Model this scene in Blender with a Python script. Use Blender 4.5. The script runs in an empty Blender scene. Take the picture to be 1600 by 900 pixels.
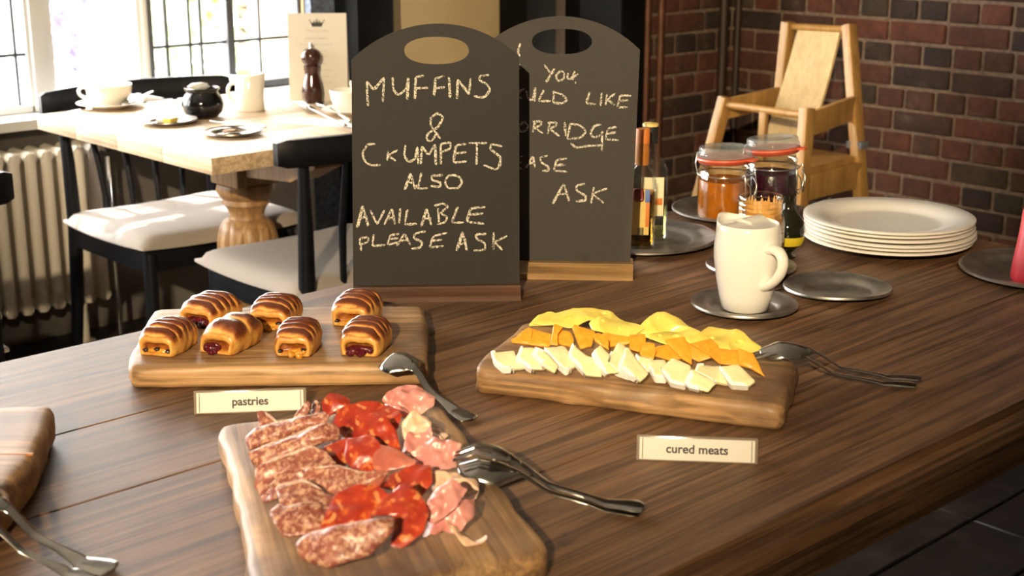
import bpy, bmesh, math, random
from mathutils import Vector, Matrix, noise as mnoise
random.seed(7)
R = math.radians
S = bpy.context.scene
COL = S.collection
V = Vector

# ------------------------------------------------------------------ camera
CAM_H, PITCH, AZ, FPX = 1.29, R(15.7), R(47), 2200.0
cam_d = bpy.data.cameras.new('camera')
cam = bpy.data.objects.new('camera', cam_d); COL.objects.link(cam)
cam.location = (0, 0, CAM_H)
cam.rotation_euler = (R(90) - PITCH, 0, AZ - R(90))
cam_d.sensor_width = 36.0
cam_d.lens = FPX / 1600 * 36
cam_d.clip_start = 0.05; cam_d.clip_end = 200
cam_d.dof.use_dof = True
cam_d.dof.focus_distance = 1.85
cam_d.dof.aperture_fstop = 9.0
S.camera = cam

# ------------------------------------------------------------------ light and exposure
S.view_settings.view_transform = 'Standard'
S.view_settings.look = 'None'
S.view_settings.exposure = 0.0
S.view_settings.gamma = 1.0
S.view_settings.use_curve_mapping = False
S.cycles.use_denoising = True
S.cycles.max_bounces = 10
S.cycles.sample_clamp_indirect = 6.0
S.cycles.caustics_reflective = False
S.cycles.caustics_refractive = False

wd = bpy.data.worlds.new('sky'); S.world = wd; wd.use_nodes = True
bg = wd.node_tree.nodes['Background']
bg.inputs[0].default_value = (1.0, 0.975, 0.93, 1)
bg.inputs[1].default_value = 29.0

def lamp(name, kind, loc, target, energy, color):
    d = bpy.data.lights.new(name, kind); d.energy = energy; d.color = color
    o = bpy.data.objects.new(name, d); COL.objects.link(o); o.location = loc
    o.rotation_euler = (V(target) - V(loc)).to_track_quat('-Z', 'Y').to_euler()
    return o
# low warm beam from behind the camera
beam = lamp('warm_spot_lamp', 'SPOT', (-2.34, -1.58, 2.62), (1.60, 1.95, 1.05), 1700, (1.0, 0.79, 0.50))
beam.data.spot_size = R(27); beam.data.spot_blend = 0.7; beam.data.shadow_soft_size = 0.035
# high sun outside, falling steeply through the windows onto the sill, the chair seat and the table end
sun = lamp('sun', 'SUN', (0, 8, 9), (0, 0, 0), 13.0, (1.0, 0.97, 0.92))
sun.rotation_euler = V((.16, -1, -1.25)).to_track_quat('-Z', 'Y').to_euler(); sun.data.angle = R(1.2)
# daylight entering through the window openings (sampling portals)
for x0, x1 in ((-1.2, 0.3), (0.42, 1.74), (1.82, 2.70)):
    d = bpy.data.lights.new('window_daylight', 'AREA'); d.shape = 'RECTANGLE'
    d.size = x1 - x0; d.size_y = 1.35; d.cycles.is_portal = True
    o = bpy.data.objects.new('window_daylight', d); COL.objects.link(o)
    o.location = ((x0 + x1) / 2, 4.05, 1.36); o.rotation_euler = (R(-90), 0, 0)

# ------------------------------------------------------------------ measuring helpers
_F = V((math.cos(AZ), math.sin(AZ), 0)); _R = V((math.sin(AZ), -math.cos(AZ), 0))
_fw = _F * math.cos(PITCH) - V((0, 0, 1)) * math.sin(PITCH)
_up = _F * math.sin(PITCH) + V((0, 0, 1)) * math.cos(PITCH)
EYE = V((0, 0, CAM_H))
def ray(px, py): return _fw + _R * ((px - 800) / FPX) - _up * ((py - 450) / FPX)
TT = 0.75                                    # table top height
def at(px, py, z=TT):
    d = ray(px, py); return EYE + d * ((z - CAM_H) / d.z)
def onp(px, py, p0, n):
    d = ray(px, py); return EYE + d * ((p0 - EYE).dot(n) / d.dot(n))

# ------------------------------------------------------------------ scene helpers
def link(o, parent=None):
    COL.objects.link(o)
    if parent: o.parent = parent
    return o
def tag(o, label=None, cat=None, group=None, kind=None):
    if label: o['label'] = label
    if cat: o['category'] = cat
    if group: o['group'] = group
    if kind: o['kind'] = kind
    return o
def thing(name, label, cat, loc=(0, 0, 0), rz=0, group=None):
    o = bpy.data.objects.new(name, None); o.empty_display_size = 0.05
    link(o); o.location = loc; o.rotation_euler = (0, 0, rz)
    return tag(o, label, cat, group)
def dup(root, loc=None, rz=None, label=None, group=None):
    def rec(o, par):
        c = o.copy(); COL.objects.link(c)
        if par: c.parent = par
        for ch in list(o.children): rec(ch, c)
        return c
    r = rec(root, None)
    if loc is not None: r.location = loc
    if rz is not None: r.rotation_euler = (0, 0, rz)
    if label: r['label'] = label
    if group: r['group'] = group
    return r

class B:
    """collects shapes into one mesh"""
    def __init__(s): s.bm = bmesh.new()
    def loft(s, rings, cap=True, closed=False):
        bm = s.bm; vs = [[bm.verts.new(p) for p in r] for r in rings]
        n = len(vs[0]); m = len(vs)
        for i in range(m if closed else m - 1):
            a, b = vs[i], vs[(i + 1) % m]
            for j in range(n):
                k = (j + 1) % n
                try: bm.faces.new((a[j], a[k], b[k], b[j]))
                except ValueError: pass
        if cap and not closed:
            for r, rev in ((vs[0], True), (vs[-1], False)):
                try: bm.faces.new(list(reversed(r)) if rev else r)
                except ValueError: pass
        return s
    def lathe(s, prof, n=48, c=(0, 0, 0), warp=None, closed=False):
        c = V(c); rings = []
        for r, z in prof:
            ring = []
            for j in range(n):
                a = 2 * math.pi * j / n
                p = V((max(r, 1e-5) * math.cos(a), max(r, 1e-5) * math.sin(a), z))
                if warp: p = warp(p)
                ring.append(c + p)
            rings.append(ring)
        return s.loft(rings, cap=not closed, closed=closed)
    def tube(s, pts, r, n=10, flat=1.0, closed=False):
        pts = [V(p) for p in pts]; m = len(pts)
        rr = r if isinstance(r, (list, tuple)) else [r] * m
        t0 = (pts[1] - pts[0]).normalized()
        up = V((0, 0, 1)) if abs(t0.z) < 0.9 else V((1, 0, 0))
        x = t0.cross(up).normalized(); rings = []
        for i, p in enumerate(pts):
            if closed: t = (pts[(i + 1) % m] - pts[i - 1]).normalized()
            else: t = (pts[min(i + 1, m - 1)] - pts[max(i - 1, 0)]).normalized()
            x = (x - t * x.dot(t)).normalized(); y = t.cross(x)
            rings.append([p + x * (rr[i] * math.cos(2 * math.pi * j / n)) + y * (rr[i] * flat * math.sin(2 * math.pi * j / n)) for j in range(n)])
        return s.loft(rings, closed=closed)
    def box(s, c, d, m=None, bev=0.0, seg=2):
        c, d = V(c), V(d); bm2 = bmesh.new()
        bmesh.ops.create_cube(bm2, size=1)
        for v in bm2.verts: v.co = V((v.co.x * d.x, v.co.y * d.y, v.co.z * d.z))
        if bev: bmesh.ops.bevel(bm2, geom=list(bm2.edges), offset=bev, segments=seg, affect='EDGES', profile=0.6)
        for v in bm2.verts: v.co = (m @ v.co if m else v.co) + c
        s._merge(bm2); return s
    def bar(s, p0, p1, w, h, up=(0, 0, 1), bev=0.003):
        p0, p1 = V(p0), V(p1); t = p1 - p0; L = t.length; t.normalize()
        x = t.cross(V(up)).normalized(); y = x.cross(t)
        m = Matrix((x, t, y)).transposed()
        return s.box((p0 + p1) / 2, (w, L, h), m, bev)
    def _merge(s, bm2):
        mp = {v: s.bm.verts.new(v.co) for v in bm2.verts}
        for f in bm2.faces:
            try: s.bm.faces.new([mp[v] for v in f.verts])
            except ValueError: pass
        bm2.free()
    def blob(s, c, r, seed=0, amp=0.15, sub=3, sc=(1, 1, 1)):
        bm2 = bmesh.new(); bmesh.ops.create_icosphere(bm2, subdivisions=sub, radius=1)
        for v in bm2.verts:
            k = 1 + amp * mnoise.noise(v.co * 1.7 + V((seed * 3.1, seed * 7.7, 0)))
            v.co = V((v.co.x * sc[0], v.co.y * sc[1], v.co.z * sc[2])) * (r * k) + V(c)
        s._merge(bm2); return s
    def done(s, name, mat, parent=None, origin=None, sharp=38, flat=False, loc=None, rz=0):
        """origin: world point subtracted from the vertices; top-level objects are put there"""
        bm = s.bm
        if origin is not None:
            o3 = V(origin)
            for v in bm.verts: v.co -= o3
        bmesh.ops.recalc_face_normals(bm, faces=list(bm.faces))
        a = R(sharp)
        for f in bm.faces: f.smooth = not flat
        for e in bm.edges:
            e.smooth = not (len(e.link_faces) == 2 and e.calc_face_angle(0) > a)
        me = bpy.data.meshes.new(name); bm.to_mesh(me); bm.free()
        if mat: me.materials.append(mat)
        o = bpy.data.objects.new(name, me); link(o, parent)
        if parent is None:
            if loc is not None: o.location = loc
            elif origin is not None: o.location = origin
            o.rotation_euler = (0, 0, rz)
        return o

def cornerpoly(pts, n, cut=.1):
    P = [V(p) for p in pts]; Q = []
    for i in range(len(P)):
        a, b = P[i], P[(i + 1) % len(P)]; Q += [a.lerp(b, cut), a.lerp(b, 1 - cut)]
    P = []
    for i in range(len(Q)):
        a, b = Q[i], Q[(i + 1) % len(Q)]; P += [a.lerp(b, .25), a.lerp(b, .75)] if i % 2 == 1 else [a, b]
    Q = P; tot = sum((Q[(i + 1) % len(Q)] - Q[i]).length for i in range(len(Q))); out = []
    for i in range(len(Q)):
        a, b = Q[i], Q[(i + 1) % len(Q)]; k = max(1, round(n * (b - a).length / tot))
        if (b - a).length < 1e-7: continue
        for j in range(k): out.append(a.lerp(b, j / k))
    return out
def smoothpoly(pts, n, noise=0.0, seed=0, rounds=2):
    """closed outline of 3-D points, corner-cut, resampled to n points"""
    P = [V(p) for p in pts]
    for _ in range(rounds):
        Q = []
        for i in range(len(P)):
            a, b = P[i], P[(i + 1) % len(P)]
            Q += [a * .78 + b * .22, a * .22 + b * .78]
        P = Q
    L = [0]
    for i in range(len(P)): L.append(L[-1] + (P[(i + 1) % len(P)] - P[i]).length)
    out = []; k = 0
    for i in range(n):
        t = L[-1] * i / n
        while L[k + 1] < t: k += 1
        a, b = P[k], P[(k + 1) % len(P)]
        q = a.lerp(b, (t - L[k]) / max(L[k + 1] - L[k], 1e-9))
        if noise:
            q = q + V((mnoise.noise(q * 22 + V((seed, 0, 0))), mnoise.noise(q * 22 + V((0, seed, 9))), 0)) * noise
        out.append(q)
    return out
def slab(b, outline, z0, z1, edge=0.006, jag=0.0, seed=0):
    """thick board with worn round edges from an outline"""
    n = len(outline); c = sum(outline, V((0, 0, 0))) / n
    nr = []
    area = sum(outline[i].x * outline[(i + 1) % n].y - outline[(i + 1) % n].x * outline[i].y for i in range(n))
    sg = 1 if area > 0 else -1
    for i in range(n):
        t = outline[(i + 2) % n] - outline[i - 2]
        nr.append(V((t.y, -t.x, 0)).normalized() * sg)
    lev = [(-edge, z0), (-edge * .35, z0 + edge * .25), (0, z0 + edge * .9), (0.0008, z0 * .6 + z1 * .4), (0.0004, z0 * .3 + z1 * .7), (0, z1 - edge * .9), (-edge * .3, z1 - edge * .28), (-edge, z1), (-edge * 2.2, z1)]
    rings = []
    for off, z in lev:
        ring = []
        for i, q in enumerate(outline):
            j = jag * mnoise.noise(V((q.x * 30, q.y * 30, z * 60 + seed))) if z0 < z < z1 else 0
            p = q + nr[i] * (off + j); ring.append(V((p.x, p.y, z)))
        rings.append(ring)
    b.loft(rings)

def patch(b, pts, n, thick, dome=0.0, wave=0.0, wfreq=60, seed=0, N=44, K=7, cut=.12, dimples=(), edgen=0.0, ridge=None, fine=.4):
    """thin flexible slice: pts = outline in a plane with normal n"""
    n = V(n).normalized(); P = cornerpoly(pts, N, cut); N = len(P); c = sum(P, V((0, 0, 0))) / N
    if edgen:
        P = [c + (p - c) * (1 + edgen * mnoise.noise(p * 160 + V((seed, 0, 0)))) for p in P]
    def disp(p, r):
        d = dome * (1 - r ** 2.4) + wave * mnoise.noise(p * wfreq + V((seed * 5.3, seed * 1.7, 0)))
        d += fine * wave * mnoise.noise(p * wfreq * 2.7 + V((seed * 2.3, seed, 4)))
        if ridge:
            amp, fr, ang_ = ridge; dv = V((math.cos(ang_), math.sin(ang_), 0)); s_ = p.dot(dv) * fr + 1.5 * mnoise.noise(p * 25 + V((seed, 0, 0)))
            d += amp * (1 - abs(math.sin(s_)) * 2) * min(1, .35 + r)
        for q, hr in dimples:
            e = (p - q).length / hr
            if e < 1.25: d += -.0022 if e < .8 else (.0007 if e > .95 else -.0008)
        return d
    top, bot = [], []
    for k in range(1, K + 1):
        r = k / K; rt, rb = [], []
        for p in P:
            q = c.lerp(p, r); d = disp(q, r)
            th = thick * (1 if k < K else .55)
            rt.append(q + n * d - (n * thick * .2 if k == K else V((0, 0, 0)))); rb.append(q + n * (d - th))
        top.append(rt); bot.append(rb)
    bm = b.bm
    vt = [[bm.verts.new(p) for p in r] for r in top]; vb = [[bm.verts.new(p) for p in r] for r in bot]
    ct = bm.verts.new(c + n * disp(c, 0)); cb = bm.verts.new(c + n * (disp(c, 0) - thick))
    for j in range(N):
        k2 = (j + 1) % N
        bm.faces.new((ct, vt[0][j], vt[0][k2])); bm.faces.new((cb, vb[0][k2], vb[0][j]))
        for k in range(K - 1):
            bm.faces.new((vt[k][j], vt[k + 1][j], vt[k + 1][k2], vt[k][k2]))
            bm.faces.new((vb[k][j], vb[k][k2], vb[k + 1][k2], vb[k + 1][j]))
        bm.faces.new((vt[-1][j], vb[-1][j], vb[-1][k2], vt[-1][k2]))
    return P

# ------------------------------------------------------------------ materials
def newmat(name):
    m = bpy.data.materials.new(name); m.use_nodes = True
    nt = m.node_tree; return m, nt, nt.nodes['Principled BSDF']
def setp(bs, **k):
    for a, v in k.items():
        i = bs.inputs[a.replace('_', ' ')]
        i.default_value = (*v, 1) if isinstance(v, tuple) and len(v) == 3 and i.type == 'RGBA' else v
def hexc(h):
    c = [int(h[i:i + 2], 16) / 255 for i in (0, 2, 4)]
    return tuple(x / 12.92 if x <= .04045 else ((x + .055) / 1.055) ** 2.4 for x in c)
def coords(nt, scale=(1, 1, 1), rot=(0, 0, 0), kind='Object', loc=(0, 0, 0)):
    tc = nt.nodes.new('ShaderNodeTexCoord'); mp = nt.nodes.new('ShaderNodeMapping')
    mp.inputs['Scale'].default_value = scale; mp.inputs['Rotation'].default_value = rot; mp.inputs['Location'].default_value = loc
    nt.links.new(tc.outputs[kind], mp.inputs['Vector']); return mp.outputs[0]
def noise(nt, vec, scale=5, detail=4, rough=.55, dist=0.0):
    n = nt.nodes.new('ShaderNodeTexNoise'); n.inputs['Scale'].default_value = scale; n.inputs['Detail'].default_value = detail
    n.inputs['Roughness'].default_value = rough; n.inputs['Distortion'].default_value = dist
    nt.links.new(vec, n.inputs['Vector']); return n.outputs['Fac']
def ramp(nt, fac, stops, interp='LINEAR'):
    r = nt.nodes.new('ShaderNodeValToRGB'); e = r.color_ramp.elements; r.color_ramp.interpolation = interp
    while len(e) < len(stops): e.new(.5)
    for x, (p, c) in zip(e, stops): x.position = p; x.color = (*c, 1) if len(c) == 3 else c
    nt.links.new(fac, r.inputs[0]); return r.outputs[0]
def mix(nt, fac, a, b, mode='MIX'):
    m = nt.nodes.new('ShaderNodeMix'); m.data_type = 'RGBA'; m.blend_type = mode
    for s, v in ((m.inputs[0], fac), (m.inputs[6], a), (m.inputs[7], b)):
        if isinstance(v, (int, float)): s.default_value = v
        elif isinstance(v, tuple): s.default_value = (*v, 1)
        else: nt.links.new(v, s)
    return m.outputs[2]
def math_(nt, op, a, b=0.0, c=0.0):
    m = nt.nodes.new('ShaderNodeMath'); m.operation = op
    for i, v in enumerate((a, b, c)):
        if isinstance(v, (int, float)): m.inputs[i].default_value = v
        else: nt.links.new(v, m.inputs[i])
    return m.outputs[0]
def bump(nt, bs, h, strength=.3, dist=.002):
    b = nt.nodes.new('ShaderNodeBump'); b.inputs['Strength'].default_value = strength; b.inputs['Distance'].default_value = dist
    nt.links.new(h, b.inputs['Height']); nt.links.new(b.outputs[0], bs.inputs['Normal'])
def island(nt):
    g = nt.nodes.new('ShaderNodeNewGeometry'); return g.outputs['Random Per Island']
def plain(name, col, rough=.5, metal=0.0, nz=0.0, nscale=20, bmp=0.0, **k):
    m, nt, bs = newmat(name); setp(bs, Base_Color=col, Roughness=rough, Metallic=metal, **k)
    if nz or bmp:
        f = noise(nt, coords(nt), nscale, 5)
        if nz: nt.links.new(mix(nt, ramp(nt, f, [(.3, (0, 0, 0)), (.7, (1, 1, 1))]), tuple(c * (1 - nz) for c in col), tuple(min(1, c * (1 + nz)) for c in col)), bs.inputs['Base Color'])
        if bmp: bump(nt, bs, f, bmp)
    return m
def wood(name, dark, light, rough=.45, axis='X', grain=1.0, bmp=.25, blotch=None, isl=0.0, spec=.5, pores=.5, streak=.18, cracks=False):
    """long-grained timber; axis = grain direction in object space"""
    m, nt, bs = newmat(name)
    sc = {'X': (1.2, 14, 14), 'Y': (14, 1.2, 14), 'Z': (14, 14, 1.2)}[axis]
    v = coords(nt, tuple(s * grain for s in sc))
    if isl:
        ad = nt.nodes.new('ShaderNodeVectorMath'); ad.operation = 'ADD'; cb = nt.nodes.new('ShaderNodeCombineXYZ')
        r9 = math_(nt, 'MULTIPLY', island(nt), 57.0)
        for i in range(3): nt.links.new(r9, cb.inputs[i])
        nt.links.new(v, ad.inputs[0]); nt.links.new(cb.outputs[0], ad.inputs[1]); v = ad.outputs[0]
    f1 = noise(nt, v, 1.6, 6, .62, 1.2)
    sc2 = {'X': (4, 260, 260), 'Y': (260, 4, 260), 'Z': (260, 260, 4)}[axis]
    f2 = noise(nt, coords(nt, tuple(s * grain for s in sc2)), 1.0, 3, .6)
    col = ramp(nt, f1, [(.28, dark), (.72, light)])
    pr = ramp(nt, f2, [(.32, (1 - pores,) * 3), (.56, (1, 1, 1))])
    col = mix(nt, 1.0, col, pr, 'MULTIPLY')
    sc3 = {'X': (2.6, 95, 95), 'Y': (95, 2.6, 95), 'Z': (95, 95, 2.6)}[axis]
    f5 = noise(nt, coords(nt, tuple(s * grain for s in sc3)), 1.0, 3, .6, .8)
    col = mix(nt, 1.0, col, ramp(nt, f5, [(.42, (1 - streak,) * 3), (.53, (1.10,) * 3)]), 'MULTIPLY')
    f3 = noise(nt, coords(nt, (1, 1, 1)), 3.2, 3)
    col = mix(nt, 1.0, col, ramp(nt, f3, [(.25, (.62, .6, .58)), (.75, (1.18, 1.15, 1.1))]), 'MULTIPLY')
    if isl:
        col = mix(nt, 1.0, col, ramp(nt, island(nt), [(0, (1 - isl,) * 3), (1, (1 + isl * .6,) * 3)]), 'MULTIPLY')
    if cracks:
        f6 = noise(nt, coords(nt, {'X': (3.2, 22, 22), 'Y': (22, 3.2, 22), 'Z': (22, 22, 3.2)}[axis]), 1.0, 5, .7, 1.0)
        col = mix(nt, ramp(nt, f6, [(.655, (0, 0, 0)), (.70, (.85, .85, .85))]), col, (.018, .014, .013))
    if blotch:
        f4 = noise(nt, coords(nt, (1, 1, 1)), 9, 4)
        col = mix(nt, ramp(nt, f4, [(.5, (0, 0, 0)), (.72, (.8, .8, .8))]), col, blotch)
    nt.links.new(col, bs.inputs['Base Color'])
    setp(bs, Roughness=rough); bs.inputs['Specular IOR Level'].default_value = spec
    bump(nt, bs, f2, bmp, .001)
    return m
def glass(name, col=(1, 1, 1), rough=.0, ior=1.45):
    m, nt, bs = newmat(name); setp(bs, Base_Color=col, Roughness=rough, IOR=ior); bs.inputs['Transmission Weight'].default_value = 1.0
    return m
def thin_glass(name, tint=(1, 1, 1), refl=.9):
    m, nt, bs = newmat(name); nt.nodes.remove(bs)
    t = nt.nodes.new('ShaderNodeBsdfTransparent'); t.inputs[0].default_value = (*tint, 1)
    g = nt.nodes.new('ShaderNodeBsdfGlossy'); g.inputs['Roughness'].default_value = .03
    f = nt.nodes.new('ShaderNodeFresnel'); f.inputs[0].default_value = 1.5
    x = nt.nodes.new('ShaderNodeMixShader'); nt.links.new(math_(nt, 'MINIMUM', math_(nt, 'MULTIPLY', f.outputs[0], refl), .30), x.inputs[0])
    nt.links.new(t.outputs[0], x.inputs[1]); nt.links.new(g.outputs[0], x.inputs[2])
    nt.links.new(x.outputs[0], nt.nodes['Material Output'].inputs[0]); return m
def pane_mat(name):
    m, nt, bs = newmat(name); nt.nodes.remove(bs)
    t = nt.nodes.new('ShaderNodeBsdfTransparent'); g = nt.nodes.new('ShaderNodeBsdfGlossy'); g.inputs['Roughness'].default_value = .02
    x = nt.nodes.new('ShaderNodeMixShader'); x.inputs[0].default_value = .06
    nt.links.new(t.outputs[0], x.inputs[1]); nt.links.new(g.outputs[0], x.inputs[2])
    nt.links.new(x.outputs[0], nt.nodes['Material Output'].inputs[0]); return m
# ------------------------------------------------------------------ material library
M = {}
M['oak'] = wood('oak_table', (.094, .046, .021), (.225, .122, .059), rough=.52, isl=.16, bmp=.15, pores=.25, spec=.38, streak=.46, cracks=True)
M['oak_pale'] = wood('pale_oak', (.42, .30, .18), (.66, .52, .36), rough=.5, axis='Y', bmp=.2, pores=.25)
M['oak_turned'] = wood('turned_oak', (.22, .12, .05), (.42, .25, .11), rough=.45, axis='Z', bmp=.15, pores=.25)
M['board_wood'] = wood('acacia_board', (.21, .105, .045), (.56, .35, .165), rough=.5, axis='X', bmp=.25, blotch=(.09, .045, .022), pores=.3, streak=.3, cracks=True)
M['base_dark'] = wood('stained_base', (.05, .022, .012), (.13, .062, .032), rough=.45, axis='X', pores=.4)
M['base_gold'] = wood('golden_base', (.11, .055, .02), (.46, .28, .10), rough=.42, axis='X', grain=.8, pores=.35)
M['beech'] = wood('beech', (.37, .195, .052), (.52, .305, .098), rough=.4, axis='Z', bmp=.06, pores=.10, streak=.08)
M['ply'] = wood('birch_ply', (.60, .45, .23), (.70, .55, .31), rough=.4, axis='Z', bmp=.05, pores=.06, streak=.04)
M['brown_chair'] = wood('brown_chair_wood', (.10, .05, .025), (.24, .13, .065), rough=.5, axis='Z')
M['floor'] = wood('dark_floorboards', (.006, .005, .0045), (.022, .018, .016), rough=.5, isl=.35, bmp=.5, blotch=(.05, .04, .034))
M['black_wood'] = plain('black_lacquered_wood', (.0045, .005, .007), .42, nz=.3, bmp=.03, Specular_IOR_Level=.22)
M['timber'] = plain('black_timber', (.0035, .0032, .003), .75, nz=.5, nscale=8, bmp=.15, Specular_IOR_Level=.15)
M['brown_timber'] = wood('brown_timber', (.022, .011, .006), (.07, .036, .018), rough=.55, axis='Z')
M['cream_wall'] = plain('cream_plaster', (.52, .40, .22), .85, nz=.06, nscale=4, bmp=.1)
M['dark_wall'] = plain('grey_plaster', (.13, .12, .11), .9, nz=.15, nscale=6)
M['pale_panel'] = plain('pale_grey_panel', (.46, .46, .47), .8, nz=.06)
M['blue_strip'] = plain('blue_grey_paint', (.10, .125, .18), .8, nz=.5, nscale=90, bmp=.5)
M['white_paint'] = plain('white_gloss_paint', (.88, .88, .86), .4)
M['ceiling'] = plain('ceiling_paint', (.55, .50, .42), .9)
M['room_wall'] = plain('room_wall_paint', (.22, .17, .11), .9)
M['mortar'] = plain('mortar', (.165, .112, .075), .95, nz=.35, nscale=60, bmp=.8)
M['iron'] = plain('window_iron', (.10, .11, .125), .5, .2)
M['radiator'] = plain('radiator_enamel', (.74, .68, .58), .35)
M['chrome'] = plain('chrome', (.75, .75, .74), .12, 1.0)
M['steel'] = plain('cutlery_steel', (.50, .475, .44), .17, 1.0, nz=.12, nscale=60)
M['pewter'] = plain('pewter', (.33, .305, .27), .36, .92, nz=.35, nscale=30, bmp=.05)
M['china'] = plain('white_china', (.80, .765, .70), .18)
M['china'].node_tree.nodes['Principled BSDF'].inputs['Coat Weight'].default_value = .3
M['black_glaze'] = plain('black_glaze', (.006, .006, .007), .08)
M['pane'] = pane_mat('window_pane')
M['glass'] = thin_glass('clear_glass', (.97, .98, .97))
M['copper'] = plain('old_copper_pipe', (.12, .046, .022), .5, .15, nz=.3)
M['card'] = plain('printed_card', (.58, .54, .475), .55)
M['ink'] = plain('black_ink', (.012, .011, .010), .6)
M['grey_ink'] = plain('grey_ink', (.42, .38, .33), .6)
M['black_plastic'] = plain('black_plastic', (.012, .012, .013), .4)
M['linen'] = plain('white_linen', (.82, .82, .82), .9, bmp=.2, nscale=80)
def fabric_mat(name, c):
    m, nt, bs = newmat(name); f = noise(nt, coords(nt), 420, 3)
    f2 = noise(nt, coords(nt), 60, 3)
    nt.links.new(mix(nt, f2, mix(nt, f, tuple(x * .72 for x in c), tuple(x * 1.2 for x in c)), c), bs.inputs['Base Color'])
    setp(bs, Roughness=.95); bump(nt, bs, f, .5, .001); return m
M['fabric'] = fabric_mat('grey_wool', (.30, .265, .235))
def slate_mat(name, c, smudge, thr):
    m, nt, bs = newmat(name); v = coords(nt)
    a = noise(nt, v, 7, 5, .6); col = mix(nt, a, tuple(x * .75 for x in c), tuple(x * 1.3 for x in c))
    s = noise(nt, coords(nt, (1, 1, .25)), 14, 4, .6)
    col = mix(nt, ramp(nt, s, [(.56, (0, 0, 0)), (.75, (.35, .35, .35))]), col, smudge)
    d = noise(nt, coords(nt, (1, 1, 1), loc=(3, 1, 5)), 17, 5, .65)
    col = mix(nt, ramp(nt, d, [(thr, (0, 0, 0)), (thr + .1, (.85, .85, .85))]), col, (.012, .011, .010))
    nt.links.new(col, bs.inputs['Base Color']); setp(bs, Roughness=.62); bs.inputs['Specular IOR Level'].default_value = .35
    bump(nt, bs, noise(nt, v, 300, 2), .08); return m
M['slate_a'] = slate_mat('chalkboard_black', (.0075, .0056, .0042), (.0205, .0160, .0120), .68)
M['slate_b'] = slate_mat('chalkboard_grey', (.024, .0190, .0145), (.062, .049, .037), .61)
def chalk_mat():
    m, nt, bs = newmat('chalk'); setp(bs, Base_Color=(.62, .57, .47), Roughness=.95)
    f = noise(nt, coords(nt, (1, 1, 1)), 420, 4, .75)
    t = nt.nodes.new('ShaderNodeBsdfTransparent'); x = nt.nodes.new('ShaderNodeMixShader')
    nt.links.new(ramp(nt, f, [(.40, (0, 0, 0)), (.56, (1, 1, 1))]), x.inputs[0])
    nt.links.new(t.outputs[0], x.inputs[1]); nt.links.new(bs.outputs[0], x.inputs[2])
    nt.links.new(x.outputs[0], nt.nodes['Material Output'].inputs[0]); return m
M['chalk'] = chalk_mat()
def brick_mat():
    m, nt, bs = newmat('old_brick'); i = island(nt); v = coords(nt)
    c = ramp(nt, i, [(0, (.024, .015, .011)), (.3, (.052, .022, .013)), (.55, (.074, .027, .014)), (.8, (.105, .032, .015)), (1, (.040, .029, .016))])
    n1 = noise(nt, v, 24, 5, .6)
    c = mix(nt, 1.0, c, ramp(nt, n1, [(.28, (.55, .55, .55)), (.72, (1.3, 1.25, 1.2))]), 'MULTIPLY')
    n2 = noise(nt, v, 11, 5, .7)
    c = mix(nt, ramp(nt, n2, [(.58, (0, 0, 0)), (.72, (.55, .55, .55))]), c, (.12, .085, .058))
    nt.links.new(c, bs.inputs['Base Color']); setp(bs, Roughness=.9); bump(nt, bs, n1, .6, .006); return m
M['brick'] = brick_mat()

def struct(o): o['kind'] = 'structure'; return o
def sbox(name, lo, hi, mat, bev=0.0):
    lo, hi = V(lo), V(hi); c = (lo + hi) / 2
    return struct(B().box((0, 0, 0), hi - lo, None, bev).done(name, M[mat], loc=c))

# ------------------------------------------------------------------ room shell
YW, XW, YB = 3.90, 4.0, 3.15         # window wall, brick wall on the right, brick wall at the back
X0, Y0, ZC = -3.4, -3.2, 2.80
b = B(); y = Y0; k = 0
while y < YW:
    w = .17 + .05 * ((k * 37) % 5) / 5
    x = X0 - .6 * ((k * 13) % 4)
    while x < XW:
        L = 2.2 + .3 * ((k * 7) % 4)
        xa, xb = max(x, X0), min(x + L, XW)
        if xb - xa > .05: b.box(((xa + xb) / 2, y + w / 2, -.012), (xb - xa - .004, w - .006, .024), None, .003, 1)
        x += L; k += 1
    y += w
struct(b.done('floor', M['floor']))
sbox('subfloor', (X0, Y0, -.08), (XW, YW, -.03), 'timber').name = 'floor_base'
sbox('ceiling', (X0, Y0, ZC), (4.7, YW + .3, ZC + .05), 'ceiling')
sbox('wall_front', (X0 - .1, Y0 - .1, -.05), (XW + .1, Y0, ZC), 'room_wall')
sbox('wall_left', (X0 - .1, Y0, -.05), (X0, YW + .3, ZC), 'room_wall')
# window wall: below the sill, above the windows, and the solid stretch towards the corner
sbox('wall_back', (X0, YW, -.05), (2.70, YW + .28, .655), 'dark_wall')
sbox('wall_lintel', (X0, YW, 2.05), (2.72, YW + .28, ZC), 'room_wall')
sbox('wall_window_end', (X0, YW, .655), (-1.2, YW + .28, 2.05), 'room_wall')
sbox('wall_cream', (2.70, YW, -.05), (4.7, YW + .28, ZC), 'cream_wall')
sbox('trim_1', (2.705, YW - .035, 0), (2.80, YW, ZC), 'blue_strip')
sbox('trim_2', (2.33, YW - .02, .12), (2.705, YW, .64), 'pale_panel', .004)
sbox('window_sill', (-1.2, YW - .10, .645), (2.70, YW + .26, .675), 'white_paint', .006).name = 'trim_3'

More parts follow.
